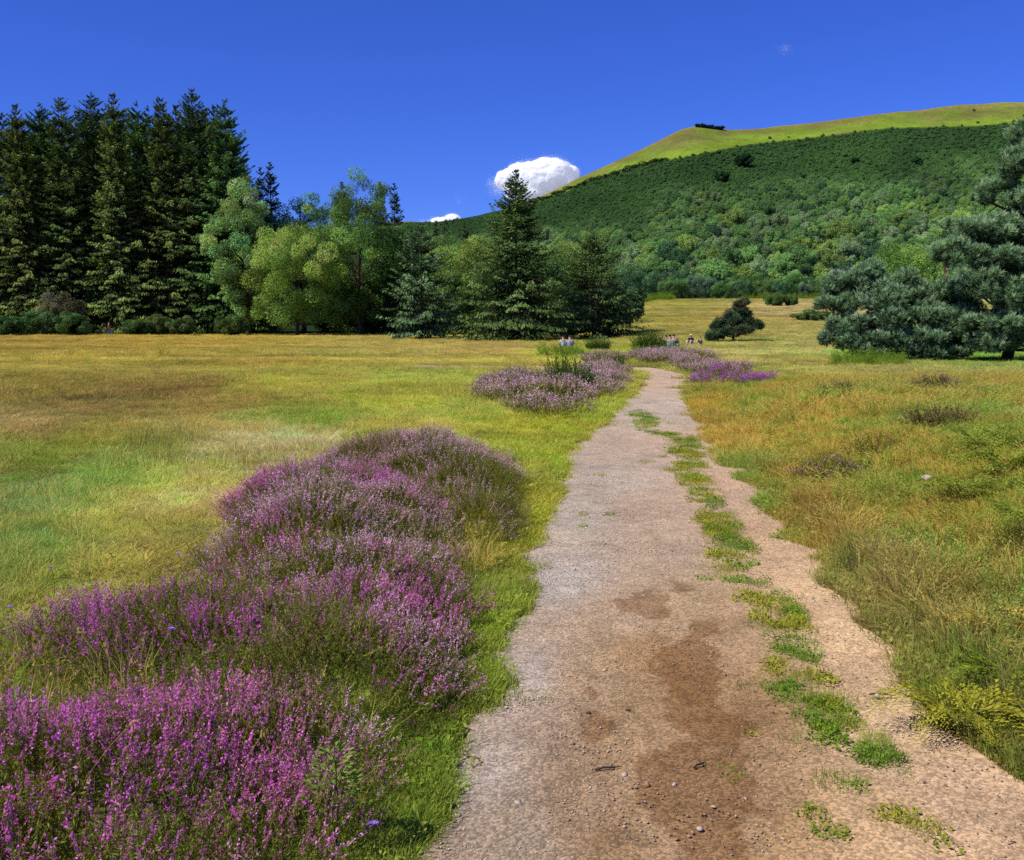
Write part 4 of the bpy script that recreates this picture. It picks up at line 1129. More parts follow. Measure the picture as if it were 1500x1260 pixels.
# --- pines on the right
DP = 47.0
def pine_right():
    # tree standing at the right edge, dark leaning trunk
    D = 44.0; x0 = at(1478, D); z = hz(x0, D)
    k = D / FPX
    def P(px, py, dy=0.):
        zz_ = CAM_Z + float(slope(py)) * D
        return (at(px, D, zz_ - CAM_Z) - x0, dy, zz_ - z)
    tr = [P(1472, 540), P(1480, 500), P(1500, 450, .2), P(1516, 390, .2), P(1512, 310, .1), P(1508, 250), P(1504, 205)]
    limbs = [(tr, .27, .05), ([P(1500, 450, .2), P(1450, 400, -.6), P(1390, 360, -1.2)], .12, .03), ([P(1484, 490), P(1450, 455, -1.2), P(1420, 450, -2.2)], .1, .03), ([P(1516, 390), P(1570, 350), P(1620, 340)], .12, .03),
             ([P(1500, 450), P(1560, 440, -1), P(1620, 430, -1)], .1, .03), ([P(1512, 320), P(1470, 300, .6), P(1456, 285, .8)], .08, .02), ([P(1516, 390), P(1480, 370, 1.4), P(1440, 345, 2)], .1, .03), ([P(1505, 440), P(1500, 430, -1.6), P(1490, 440, -2.4)], .1, .03)]
    pads = []
    for px, py, dy, rx, rz in [(1500, 222, 0, .75, .8), (1488, 250, -.4, .95, .8), (1520, 262, .4, 1.1, .8), (1470, 285, .3, .95, .6), (1500, 298, -.8, 1.1, .6), (1540, 300, 0, 1.2, .8),
                               (1410, 352, -1.0, 1.1, .6), (1445, 345, -.4, 1.2, .55), (1480, 352, .5, 1.2, .7), (1520, 350, -.6, 1.3, .8), (1385, 380, -1.3, 1.0, .55), (1430, 388, -1.8, 1.1, .5), (1470, 395, -1.4, 1.2, .6), (1510, 400, -1.2, 1.2, .7), (1560, 380, 0, 1.4, .9),
                               (1420, 425, -1.8, 1.1, .5), (1460, 440, -2.2, 1.1, .5), (1500, 445, -2.0, 1.2, .55), (1545, 440, -1.0, 1.3, .8), (1440, 475, -2.2, 1.0, .45), (1480, 480, -2.4, 1.0, .4), (1515, 478, -1.8, 1.1, .45), (1550, 490, -.8, 1.1, .6), (1465, 415, 1.5, 1.3, .8), (1500, 380, 1.6, 1.4, .9), (1600, 420, 0, 1.4, 1.2), (1590, 350, 0, 1.3, 1.0), (1455, 500, -1.9, .9, .35), (1425, 502, -1.6, .9, .35), (1500, 205, 0, .5, .7), (1440, 505, -1.2, .9, .3), (1410, 480, -1.4, .9, .4), (1495, 500, -2.2, .9, .3), (1530, 505, -1.4, 1.0, .4)]:
        pads.append((*P(px, py, dy), rx, rz))
    return (x0, D, z), pine_mesh(401, 11, pads, limbs, per=380, base=(.38, .56, .27), dark=(.018, .034, .018), wn=.03)


loc, ms = pine_right()
plant_tree('pine_tree', ms, loc, 'tall blue-green pine with a dark leaning trunk at the right edge', 'pine')


def pine_left():
    D = 46.0; x0 = at(1352, D); z = hz(x0, D); k = D / FPX
    def P(px, py, dy=0.):
        zz_ = CAM_Z + float(slope(py)) * D
        return (at(px, D, zz_ - CAM_Z) - x0, dy, zz_ - z)
    limbs = [([P(1350, 535), P(1346, 505), P(1330, 480), P(1300, 450)], .17, .05), ([P(1356, 535), P(1362, 505), P(1380, 470), P(1400, 430)], .16, .05), ([P(1350, 530), P(1352, 490, .6), P(1350, 440, 1)], .15, .04), ([P(1345, 520), P(1310, 495, -.8), P(1260, 470, -1)], .12, .03),
             ([P(1300, 460), P(1260, 440), P(1230, 425, .3)], .09, .02), ([P(1345, 515), P(1290, 510, -1.2), P(1225, 500, -.8)], .09, .02), ([P(1358, 525), P(1385, 505, -1.2), P(1412, 490, -1.6)], .1, .03), ([P(1395, 440), P(1390, 400, .3), P(1385, 370, .6)], .1, .03)]
    pads = []
    for px, py, dy, rx, rz in [(1225, 425, .3, .75, .6), (1250, 415, 0, .85, .6), (1280, 412, .5, .85, .6), (1222, 455, 0, .8, .5), (1255, 450, -.6, .95, .55), (1290, 440, -.8, .95, .55), (1320, 425, 0, 1.0, .6), (1345, 440, -.8, 1.0, .55), (1380, 432, -1.0, 1.0, .55), (1400, 450, -.6, .9, .5),
                               (1230, 482, -.6, .8, .45), (1265, 478, -1.0, .9, .45), (1300, 470, -1.4, 1.0, .5), (1338, 468, -1.6, 1.0, .5), (1375, 470, -1.6, 1.0, .5), (1240, 503, -1.0, .75, .3), (1280, 500, -1.5, .9, .35), (1318, 496, -1.8, .9, .35), (1352, 492, -1.9, .9, .35), (1388, 494, -1.8, .9, .35), (1212, 500, -.6, .55, .3), (1405, 505, -1.4, .8, .3), (1300, 515, -1.4, .9, .25), (1260, 515, -1.2, .8, .25), (1335, 515, -1.8, .9, .25), (1375, 515, -1.7, .9, .25), (1235, 440, .4, .8, .6), (1330, 450, .8, 1.0, .7), (1290, 490, .3, 1.1, .5), (1360, 500, .3, 1.1, .5), (1410, 470, 0, 1.0, .6)]:
        pads.append((*P(px, py, dy), rx, rz))
    return (x0, D, z), pine_mesh(402, 6, pads, limbs, per=380, base=(.37, .56, .28), dark=(.018, .034, .018), wn=.03)


loc, ms = pine_left()
plant_tree('pine_tree', ms, loc, 'low wide many-stemmed blue-green pine left of the tall right one', 'pine')
loc, H = by_px(1310, 338, 500, 64)
plant_tree('larch_tree', broad_mesh(411, H, 3.0, .1, 80, 220, .22, .5, (.085, .135, .03), .3, rc=(.16, .28), top=.6), loc, 'yellow-green young tree rising behind the low wide pine', 'tree')


def pine_small(D, px0, base_py, spots, seed, rust):
    x0 = at(px0, D); z = hz(x0, D); k = D / FPX
    def P(px, py, dy=0.):
        zz_ = CAM_Z + float(slope(py)) * D
        return (at(px, D, zz_ - CAM_Z) - x0, dy, zz_ - z)
    limbs = [([P(px0, base_py + 3), P(px0 - 2, base_py - 15), P(px0 + 4, base_py - 38)], .13, .03), ([P(px0, base_py - 6), P(px0 - 24, base_py - 12, -.5)], .06, .02), ([P(px0, base_py - 10), P(px0 + 22, base_py - 22, -.4)], .06, .02)]
    pads = [(*P(a, b, c), rx, rz) for a, b, c, rx, rz in spots]
    return (x0, D, z), pine_mesh(seed, 4, pads, limbs, tuft=.3, per=200, needles=9, wn=.05, base=(.14, .23, .10), rust=rust)


loc, ms = pine_small(84, 1075, 501, [(1050, 492, -.6, .85, .3), (1068, 488, -.8, .95, .35), (1085, 484, -.5, .9, .35), (1055, 478, 0, .85, .4), (1075, 472, 0, 1.0, .45), (1092, 474, .3, .8, .35), (1105, 480, 0, .6, .3), (1042, 496, -.6, .5, .18), (1108, 476, .2, .5, .2), (1070, 464, 0, .6, .3), (1084, 458, .2, .6, .3), (1096, 464, .3, .45, .25), (1090, 446, .3, .4, .3), (1082, 450, .3, .35, .3)], 421, .22)
plant_tree('pine_tree', ms, loc, 'small dark pine with rusty patches alone in the far meadow', 'pine')

# --- shrubs along the edge of the stand
SH = [(8, 478, 497, (.085, .15, .045), 'leafy green shrub at the left edge of the photo'), (40, 470, 497, (.08, .15, .045), 'second pale green shrub from the left under the spruces'), (75, 462, 497, (.1, .165, .06), 'widest pale green shrub under the spruces'), (105, 470, 496, (.085, .15, .045), 'leafy shrub just left of the walker in red'),
      (200, 478, 494, (.08, .13, .035), 'small green shrub right of the walker in red'), (235, 474, 493, (.09, .12, .035), 'low olive shrub between two small green shrubs under the spruces'), (270, 476, 493, (.1, .15, .05), 'small pale shrub left of the drooping birch foot'), (340, 470, 493, (.08, .13, .04), 'shrub at the foot of the pale drooping birch')]
for k, (px, top, base, c, lab) in enumerate(SH):
    D = 128 + (k % 3) * 2
    x = at(px, D); z = hz(x, D); H = (base - top + 9) / FPX * D
    cr, tk = broad_mesh(700 + k, H, 1.7 + (k == 2) * .9 + (k % 2) * .5, 0, 34, 150, .34, .3, np.array(c) * .62, .35, rc=(.26, .42))
    root = empty('leafy_shrub', (x, D, z), lab, 'shrub', 'shrubs under the tall spruces'); obj('foliage', cr, root); obj('stems', tk, root)
D = 133; x = at(88, D); z = hz(x, D)
cr, tk = broad_mesh(720, 6.0, 3.2, .05, 60, 150, .4, .6, (.085, .075, .042), .3, rc=(.2, .34))
root = empty('bare_shrub', (x, D, z), 'greyish brown half bare bush behind the green shrubs', 'bush'); obj('foliage', cr, root); obj('stems', tk, root)

# --- hillside wood: front trees one by one, the rest as one mass
HW = [broad_mesh(800 + k, 9, 4.6, .02, 44, 70, .85, .5, (.57, .57, .57), .4, rc=(.22, .4)) for k in range(5)] + [spruce_mesh(820, 12, 2.6, .02, .7, 6, 4.0, 1.0, .3, dark=(.5, .5, .5), tip=(1, 1, 1))]
for m_ in HW:
    m_[0].materials.clear(); m_[0].materials.append(M['wood'])
LOWTREE = proto_coll('hill_tree', [m_[0] for m_ in HW])


def build_wood():
    rng = R_(31)
    Q = []
    # screen-even candidate spots turned into places on the slope, thinned by crown size
    N = 45000
    px = rng.uniform(560, 1640, N); t = rng.uniform(.0, .97, N)
    P, py = hill_pt(px, t)
    tl = np.interp(px, TREEL[:, 0], TREEL[:, 1])
    ok = py > tl + 2 + rng.normal(0, 1.5, N) - (rng.random(N) < .012) * rng.exponential(8, N)
    px, t, P, py, tl = px[ok], t[ok], P[ok], py[ok], tl[ok]
    f = (py - tl) / (BPY - tl)                      # 0 at the tree line, 1 at the foot
    big = np.clip(sm(.12, .60, f + (fbm(px * .012, py * .02, 33, 3) - .5) * .5), 0, 1)
    R = 1.15 + .7 * rng.random(len(px)) ** 3 + 4.6 * big * rng.uniform(.3, 1.3, len(px)) + .5 * rng.random(len(px)) ** 3
    rp = R / P[:, 1] * FPX
    order = rng.permutation(len(px)); cell = {}
    keep = []
    for i in order:
        gx, gy = int(px[i] // 12), int(py[i] // 8); okk = True
        for a in (-2, -1, 0, 1, 2):
            for b in (-2, -1, 0, 1, 2):
                for j in cell.get((gx + a, gy + b), ()):
                    if ((px[i] - px[j]) / 1.05) ** 2 + ((py[i] - py[j]) * 1.55) ** 2 < ((.50 + .22 * big[i]) * max(rp[i], rp[j])) ** 2:
                        okk = False; break
                if not okk:
                    break
            if not okk:
                break
        if okk:
            keep.append(i); cell.setdefault((gx, gy), []).append(i)
    k = np.array(keep); px, py, P, R, big, f, t = px[k], py[k], P[k], R[k], big[k], f[k], t[k]
    n = len(k)
    sc = R / 4.6
    con = (rng.random(n) < .05 + .10 * (fbm(px * .02, py * .03, 34, 3) > .58)) & (big > .3)
    idx = np.where(con, 5, rng.integers(0, 5, n))
    A = np.array([.10, .195, .042]); Bc = np.array([.19, .34, .09]); Cc = np.array([.30, .40, .08]); Dk = np.array([.045, .10, .045]); Gy = np.array([.24, .33, .14])
    m1 = fbm(px * .015, py * .03, 35, 3)
    c = A * (1 - big[:, None]) + Bc * big[:, None]
    r = rng.random(n)
    w = ((r < .22) * big)[:, None]; c = c * (1 - w) + Gy * w
    w = ((r > .86) * big * .8)[:, None]; c = c * (1 - w) + Cc * w
    w = (((r > .70) & (r < .86)) * .85 * (.3 + .7 * big))[:, None]; c = c * (1 - w) + Dk * w
    c = c * (.62 + .85 * m1)[:, None] * (1 + (rng.uniform(.70, 1.34, (n, 1)) - 1) * (.45 + .55 * big[:, None])) * 1.12
    c[con] = np.array([.05, .10, .05]) * rng.uniform(.8, 1.5, (con.sum(), 1))
    c = c * .92 + np.array([.008, .014, .018]) * (t[:, None] + .4)          # distance haze painted into the leaf colours as a blue tint
    h = np.where(con, rng.uniform(.8, 1.15, n), rng.uniform(.75, 1.15, n))
    P = P.copy(); P[:, 2] -= .25 * R
    rot = np.stack([0 * px, 0 * px, rng.uniform(0, 6.28, n)], 1)
    return P, idx, rot, np.stack([sc, sc, sc * h], 1), c, px, py


wp = build_wood()
front = (wp[6] > 425) & (wp[5] > 880) & (wp[5] < 1225)
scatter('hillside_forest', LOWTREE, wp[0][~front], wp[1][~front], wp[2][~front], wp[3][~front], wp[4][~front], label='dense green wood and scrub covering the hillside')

FT = [(broad_mesh(850 + k, 10, 5.0, .02, 60, 190, .5, .6, b, .35, rc=(.2, .36))) for k, b in enumerate([(.06, .115, .035), (.085, .14, .045), (.04, .08, .035), (.07, .115, .07)])] + [spruce_mesh(860, 12, 3.0, .02, .55, 7, 5.0, .8, .3, dark=(.016, .035, .022), tip=(.05, .085, .05))]
FTN = ['broadleaf_tree', 'broadleaf_tree', 'broadleaf_tree', 'broadleaf_tree', 'spruce_tree']
FG = 'trees at the foot of the hillside wood'
KIND = ['mid-green rounded tree', 'pale green rounded tree', 'dark green rounded tree', 'grey-green rounded tree', 'dark pointed spruce']
FS = {}
spots = [(922, 392, 2, 300), (962, 398, 2, 310), (975, 388, 4, 330), (990, 386, 4, 335), (1004, 392, 2, 320), (1018, 400, 3, 310), (1036, 404, 3, 305), (1052, 412, 0, 300), (1070, 402, 1, 345), (1088, 410, 2, 330), (1106, 396, 0, 350), (1124, 404, 1, 345), (1142, 410, 2, 340), (1160, 400, 0, 350), (1176, 412, 3, 345), (1192, 404, 1, 350), (1206, 410, 0, 345),
         (1222, 402, 2, 350), (1240, 408, 0, 350), (905, 384, 0, 330), (890, 372, 1, 340), (985, 402, 1, 290)]
ordn = ['first', 'second', 'third', 'fourth', 'fifth', 'sixth', 'seventh', 'eighth', 'ninth', 'tenth']
cnt = {}
for px, top, kd, D in sorted(spots):
    x = at(px, D); z = hz(x, D); H = max(float(slope(top)) * D + CAM_Z - z, 4.5)
    H0 = 10 if kd < 4 else 12
    c = cnt[kd] = cnt.get(kd, -1) + 1
    lab = '%s at the foot of the hillside wood, %s such from the left' % (KIND[kd], ordn[c])
    sc = H / H0; ws = sc * rt.uniform(.85, 1.1)
    if kd not in FS:
        FS[kd] = plant_tree(FTN[kd], FT[kd], (x, D, z), lab, 'tree', FG, rt.uniform(0, 6), (ws, ws, sc))
    else:
        copy_thing(FS[kd], (x, D, z), lab, rt.uniform(0, 6), (ws, ws, sc))


def on_hill(px, py_):
    ts = np.linspace(0, 1, 400); P, py = hill_pt(np.full(400, float(px)), ts)
    i = np.argmin(np.abs(py - py_)); return P[i]


# lone dark clumps and the hedge on the hill
clump = {}
DT = [broad_mesh(870 + k, 8, 4.5, .0, 44, 150, .7, .3, (.018, .042, .016), .3, rc=(.24, .4)) for k in range(2)]
src = None
for px, py, R, lab in [(1090, 247, 7.5, 'largest dark tree clump high on the scrub slope'), (1056, 268, 6.0, 'dark round tree clump left of the largest one on the scrub slope'), (1252, 240, 3.5, 'small dark bush on the upper scrub slope below the grass'), (1344, 243, 4.2, 'dark bush on the upper scrub slope towards the right'), (1178, 266, 3.6, 'small grey tree standing on the scrub slope, right of the dark clumps')]:
    p = on_hill(px, py); sc = R / 4.5
    if src is None:
        src = plant_tree('broadleaf_tree', DT[0], p, lab, 'tree', 'dark trees standing out on the hillside', 0, sc)
    else:
        copy_thing(src, p, lab, rt.uniform(0, 6), (sc, sc, sc * .9))
for k, px in enumerate([1022, 1029, 1036, 1043, 1050, 1057]):
    p = on_hill(px, ridge(np.array([float(px)]))[0] + 1.5); sc = (2.6 + .5 * (k % 2)) / 4.5
    copy_thing(src, p, 'one of the dark small trees in the clump on the hill summit', rt.uniform(0, 6), (sc * 1.1, sc, sc * .8), 'dark tree clump on the hill summit')
# hedge line between the grass and the scrub on the left shoulder
hv = []
rng = R_(44)
for px in np.linspace(748, 975, 62):
    p = on_hill(px, np.interp(px, TREEL[:, 0], TREEL[:, 1]) + rng.uniform(-3, 2)); n = 170
    rr = rng.uniform(2.0, 4.2); v = rand_unit(rng, n); c = p + v * rr * rng.uniform(.4, 1, (n, 1)) ** .5 * np.array([1.3, 1, .8]) + np.array([0, 0, rr * .5])
    V, F = diamonds(c, rand_unit(rng, n), norm(v + rng.normal(0, .5, (n, 3))), rng.uniform(.8, 1.5, n), rng.uniform(.5, .9, n)); hv.append((V, F, np.repeat(np.array([[.02, .045, .018]]) * rng.uniform(.6, 1.5, (n, 1)), 4, 0)))
V, F = join([(a, b) for a, b, _ in hv]); o0 = V.mean(0)
h_ = obj('hedge', mesh('hedge', V - o0, F, np.concatenate([c for _, _, c in hv]), M['herb']), None, label='long dark hedge line climbing the left shoulder of the hill', category='hedge'); h_.location = o0

# bushes in the far meadow
bsh = None
for px, py, H, R, lab in [(1135, 462, 2.6, 2.3, 'round green bush in the far meadow right of the small pine'), (1158, 460, 2.2, 1.3, 'small bush touching the right side of the round far bush'), (1190, 470, 1.6, 2.4, 'low bush at the left foot of the big pines, far meadow')]:
    D = 215.0 if py < 465 else 150.0
    x = at(px, D); z = hz(x, D)
    if bsh is None:
        cr, tk = broad_mesh(731, 4, 3.2, 0, 40, 150, .5, .3, (.06, .1, .03), .3, rc=(.24, .4))
        bsh = empty('round_bush', (x, D, z), lab, 'bush', 'bushes in the far meadow'); obj('foliage', cr, bsh); obj('stems', tk, bsh); bsh.scale = (R / 3.2,) * 2 + (H / 4,)
    else:
        copy_thing(bsh, (x, D, z), lab, 1.3, (R / 3.2, R / 3.2, H / 4))


# bright green bracken strips: uncountable ground cover
def cover_strip(name, boxes, dens, hgt, col, label, seed):
    rng = R_(seed); X, Y = [], []
    for x0, x1, y0, y1, n in boxes:
        Y.append(rng.uniform(y0, y1, n)); X.append(at(rng.uniform(x0, x1, n), Y[-1]))
    X = np.concatenate(X); Y = np.concatenate(Y); n = len(X); s = hgt * (1 + Y / 60)
    scatter(name, GRASS, np.stack([X, Y, height(X, Y)], 1), np.where(rng.random(n) < .5, rng.integers(15, 18, n), rng.integers(4, 8, n)), np.stack([0 * X, 0 * X, rng.uniform(0, 6.28, n)], 1), np.stack([s * 2.2, s * 2.2, s * 3.0], 1), col * rng.uniform(.7, 1.35, (n, 1)), label=label)


cover_strip('bracken', [(1215, 1325, 39, 44, 70), (915, 985, 270, 345, 900), (1085, 1210, 322, 335, 300), (790, 850, 50, 60, 50), (925, 1000, 54, 60, 50)], 1, .55, lin((132, 160, 52)) * .8, 'bright green bracken growing in low strips at the meadow edges', 3)


# ------------------------------------------------------------------ broom, ferns and small plants
def broom(name, loc, H, R, n, col, label, group=None, seed=0, cat='broom'):
    rng = R_(seed)
    a = rng.uniform(0, 2 * PI, n); r = R * .45 * np.sqrt(rng.random(n))
    b = np.stack([r * np.cos(a), r * np.sin(a), 0 * a], 1); hh = H * rng.uniform(.45, 1.05, n) * (1 - .35 * (r / (R * .45)) ** 2)
    dv = np.stack([np.cos(a) * r / R * 1.1, np.sin(a) * r / R * 1.1, np.ones(n)], 1) + rng.normal(0, .14, (n, 3)); dv = norm(dv)
    sd = norm(np.cross(dv, rand_unit(rng, n))) * .004 * (1 + H)
    V = np.stack([b - sd, b + sd, b + dv * hh[:, None]], 1).reshape(-1, 3); F = np.arange(3 * n).reshape(-1, 3)
    q = np.repeat(np.arange(n), 9); t = rng.uniform(.2, 1, len(q)); c = b[q] + dv[q] * (hh[q] * t)[:, None] + rng.normal(0, .02 * H, (len(q), 3))
    LV, LF = diamonds(c, norm(dv[q] + rng.normal(0, .35, (len(q), 3))), rand_unit(rng, len(q)), rng.uniform(.05, .11, len(q)) * H, rng.uniform(.008, .016, len(q)) * H * 1.6)
    root = empty(name, loc, label, cat, group)
    obj('stems', mesh('broom_stems', V, F, np.tile(np.array(col) * .7, (len(V), 1)), M['herb']), root)
    obj('foliage', mesh('broom_foliage', LV, LF, np.repeat(np.array(col)[None] * rng.uniform(.65, 1.4, (len(q), 1)), 4, 0), M['herb']), root)
    return root


BG = 'green broom bushes near the path bend'
for px, py, H, R, n, col, lab, sd in [(836, 584, .95, .75, 420, (.055, .11, .02), 'upright green broom growing out of the mauve heather bed', 1), (820, 560, 1.15, .5, 120, (.13, .17, .025), 'thin yellow-green broom stalks rising behind the upright one', 2), (951, 516, 1.5, 1.7, 500, (.04, .085, .018), 'dark green rounded broom bush just beyond the path bend', 3), (876, 513, 1.0, 1.5, 420, (.05, .1, .02), 'low green broom bush at the foot of the smaller lone spruce', 4),
                                      (905, 535, .6, .5, 160, (.06, .1, .02), 'small broom sprout in the heather strip by the path bend', 5)]:
    p = gp(px, py); p[2] = hz(p[0], p[1]); broom('broom_bush', p, H, R, n, col, lab, BG, sd)


def fern(name, loc, nfr, Lf, col, label, seed, group, flat=.55):
    rng = R_(seed); leafV, leafF, leafC, st = [], [], [], []
    o = 0
    for k in range(nfr):
        az = k / nfr * 2 * PI + rng.uniform(-.4, .4); L = Lf * rng.uniform(.7, 1.1); up = rng.uniform(.45, .95)
        s = np.linspace(0, 1, 18); out = np.array([math.cos(az), math.sin(az), 0]); rl = rng.uniform(-.45, .45); lat = np.array([-out[1] * math.cos(rl), out[0] * math.cos(rl), math.sin(rl)])
        P = out * (L * s * .85)[:, None] + np.array([0, 0, 1]) * (L * (up * s - (up * .62 + flat * .2) * s ** 2 + .06 * np.sin(s * 5 + k)))[:, None]
        st.append(tube(P, np.linspace(.0025, .0008, 18), 4))
        for sgn in (-1, 1):
            m = np.arange(3, 18); tt = s[m]; pl_ = (L * .36 * np.clip(1.12 - tt, .03, 1) * np.clip(tt / .3, .3, 1) + .006) * rng.uniform(.75, 1.2, len(tt)); dro = rng.uniform(.05, .6, len(tt)); jit = rng.normal(0, .12, len(tt))
            T = norm(np.gradient(P, axis=0))[m]
            for sub in range(6):                       # each pinna: six leaflet pairs towards its tip
                fr = (sub + .5 + rng.uniform(-.3, .3, len(tt))) / 6
                c = P[m] + (lat * sgn + T * (.5 + jit)[:, None]) * (pl_ * fr)[:, None] - np.array([0, 0, 1]) * (pl_ * fr ** 2 * dro)[:, None]
                n = len(m); sz = (pl_ * .26 * (1.05 - .7 * fr) + .002) * rng.uniform(.6, 1.4, n)
                for q in (-1, 1):
                    V, F = diamonds(c + T * (sz * q * .30)[:, None], T * q + lat * sgn * .55 + rng.normal(0, .12, (n, 3)), np.array([0, 0, 1.]) + rng.normal(0, .2, (n, 3)), sz * 1.0, sz * .40)
                    leafV.append(V); leafF.append(F + o); o += len(V); leafC.append(np.repeat(np.array(col)[None] * 1.5 * rng.uniform(.5, 1.4, (n, 1)), 4, 0))
    root = empty(name, loc, label, 'fern', group)
    obj('fronds', mesh('fern_fronds', np.concatenate(leafV), np.concatenate(leafF), np.concatenate(leafC), M['herb']), root)
    V, F = join(st); obj('stalks', mesh('fern_stalks', V, F, np.tile([[.2, .19, .06]], (len(V), 1)), M['herb']), root)
    return root


FGp = 'bracken ferns on the right bank'
for px, py, nf, Lf, col, lab, sd in [(1410, 1060, 9, .34, (.17, .20, .04), 'yellow-green fern at the foot of the right bank beside the path', 1), (1490, 1000, 9, .34, (.09, .16, .03), 'green fern at the right photo edge above the yellow-green one', 2), (1482, 930, 7, .32, (.26, .23, .09), 'pale straw-coloured fern on the bank at the right edge', 3), (1440, 655, 13, .5, (.10, .17, .05), 'fresh green fern highest on the right bank', 4), (1475, 690, 13, .5, (.11, .18, .05), 'broad green fern below the highest one at the right edge', 5),
                                     (1330, 870, 7, .22, (.11, .17, .035), 'small light green fern on the lower middle of the bank', 6), (1500, 770, 12, .36, (.10, .17, .045), 'green fern cut by the right photo edge halfway down the bank', 7), (1405, 720, 11, .34, (.11, .17, .05), 'green fern in the middle of the bank among tall grass', 8)]:
    p = gp(px, py); p[2] = hz(p[0], p[1]) + .02; p = gp(px, py, p[2]); fern('bracken_fern', p, nf, Lf * 1.45, (col[0] * 1.25 + .03, col[1] * 1.15, col[2] * .5), lab, sd, FGp)


# ------------------------------------------------------------------ loose stones, twigs, single flowers, stalks
rng = R_(61)
for px, py, s, lab in [(758, 1178, .016, 'pale pink flat stone on the left gravel near the grass'), (915, 1136, .015, 'pale stone in the middle of the path'), (988, 1150, .012, 'cream stone on the damp brown part of the path'), (1045, 1182, .010, 'small white stone on the damp brown part, right of the cream one'), (1128, 685, .03, 'pale stone at the right edge of the path beside bare earth'), (1358, 702, .05, 'pinkish stone lying in the grass of the right bank'),
                       (920, 1042, .013, 'dark stone on the path above the middle pale stone'), (863, 1045, .010, 'small dark stone left of the larger dark one'), (1285, 1020, .016, 'grey stone on the sandy right track'), (1175, 1005, .011, 'small dark stone by the grass strip'), (1350, 1030, .016, 'pale stone at the foot of the bank'), (1025, 1215, .012, 'yellowish stone at the front of the path')]:
    p = gp(px, py); z = hz(p[0], p[1]) + .006; p = gp(px, py, z)
    V, F = pebble(rng, 2, .6); dark = 'dark' in lab
    o = obj('loose_stone', mesh('loose_stone', V * s, F, None, M['twig'] if dark else M['rock'], smooth=False), None, label=lab, category='stone', group='loose stones along the path')
    o.location = p + np.array([0, 0, s * .2]); o.rotation_euler = (0, 0, rng.uniform(0, 6))
for px, py, L, a, lab in [(1025, 1125, .07, .7, 'short dark twig on the damp part of the path'), (890, 1130, .10, .2, 'thin brown twig left of the short dark one'), (1290, 1022, .10, -.2, 'grey twig on the sandy right track')]:
    p = gp(px, py); z = hz(p[0], p[1]) + .012
    P = np.array([[-L / 2, 0, 0], [-L / 6, .006, .004], [L / 6, -.004, .006], [L / 2, .005, .002]]); P2 = np.array([[L / 8, -.003, .005], [L / 4, .015, .012]])
    V, F = join([tube(P, [.004, .0045, .004, .002], 6), tube(P2, [.003, .0012], 5)])
    o = obj('fallen_twig', mesh('fallen_twig', V, F, None, M['twig']), None, label=lab, category='twig', group='twigs on the path'); o.location = (p[0], p[1], z); o.rotation_euler = (0, 0, a)

M['scab'] = leaf_mat('scabious', .3, rnd=0, hue=0)
for px, py, zf, lab in [(262, 812, .30, 'pale violet scabious flower on a stalk left of the largest heather'), (252, 922, .42, 'pale violet scabious flower above the small heather lobe'), (75, 832, .28, 'tiny violet flower in the meadow behind the small heather lobe'), (15, 890, .25, 'pink violet flower at the left photo edge'), (546, 1208, .38, 'violet flower over the front heather near the path')]:
    tipp = gp(px, py, zf); z0 = hz(tipp[0], tipp[1]); H = zf - z0
    root = empty('scabious_flower', (tipp[0], tipp[1], z0), lab, 'flower', 'single violet flowers')
    s = np.linspace(0, 1, 7); V, F = tube(np.stack([.03 * np.sin(s * 2), .02 * s * (1 - s), H * s], 1) - np.array([[.03 * math.sin(2), 0, 0]]) * s[:, None], np.full(7, .0014), 5)
    obj('stalk', mesh('flower_stalk', V, F, np.tile([[.06, .1, .03]], (len(V), 1)), M['herb']), root)
    n = 60; a = rng.uniform(0, 6.28, n); rr = .014 * np.sqrt(rng.random(n)); c = np.stack([rr * np.cos(a), rr * np.sin(a), H + .006 - rr * .3 + rng.normal(0, .0015, n)], 1)
    V, F = diamonds(c, np.stack([np.cos(a), np.sin(a), .4 + 0 * a], 1), np.array([0, 0, 1.]) + rng.normal(0, .3, (n, 3)), np.full(n, .011), np.full(n, .006))
    obj('petals', mesh('flower_petals', V, F, np.repeat(lin((170, 140, 224)) * rng.uniform(.7, 1.2, (n, 1)), 4, 0), M['scab']), root)
# seedling in the front heather
p = gp(490, 1150, .25); z0 = hz(p[0], p[1])
n = 420; t = rng.uniform(.5, 1, n); a = rng.uniform(0, 6.28, n); rr = .17 * (1.2 - t) * rng.uniform(.4, 1, n) + .02
V, F = diamonds(np.stack([rr * np.cos(a), rr * np.sin(a), .38 * t], 1), np.stack([np.cos(a), np.sin(a), .3 + 0 * a], 1), np.array([0, 0, 1.]) + rng.normal(0, .5, (n, 3)), rng.uniform(.018, .034, n), np.full(n, .009))
root = empty('herb_seedling', (p[0], p[1], z0), 'fresh green leafy seedling growing through the front heather near the path', 'plant')
obj('leaves', mesh('seedling_leaves', V, F, np.repeat(np.array([[.2, .28, .05]]) * rng.uniform(.7, 1.3, (n, 1)), 4, 0), M['herb']), root)
V, F = tube(np.array([[0, 0, 0], [.01, 0, .2], [0, 0, .42]]), [.004, .003, .0015], 5); obj('stem', mesh('seedling_stem', V, F, np.tile([[.08, .12, .03]], (len(V), 1)), M['herb']), root)


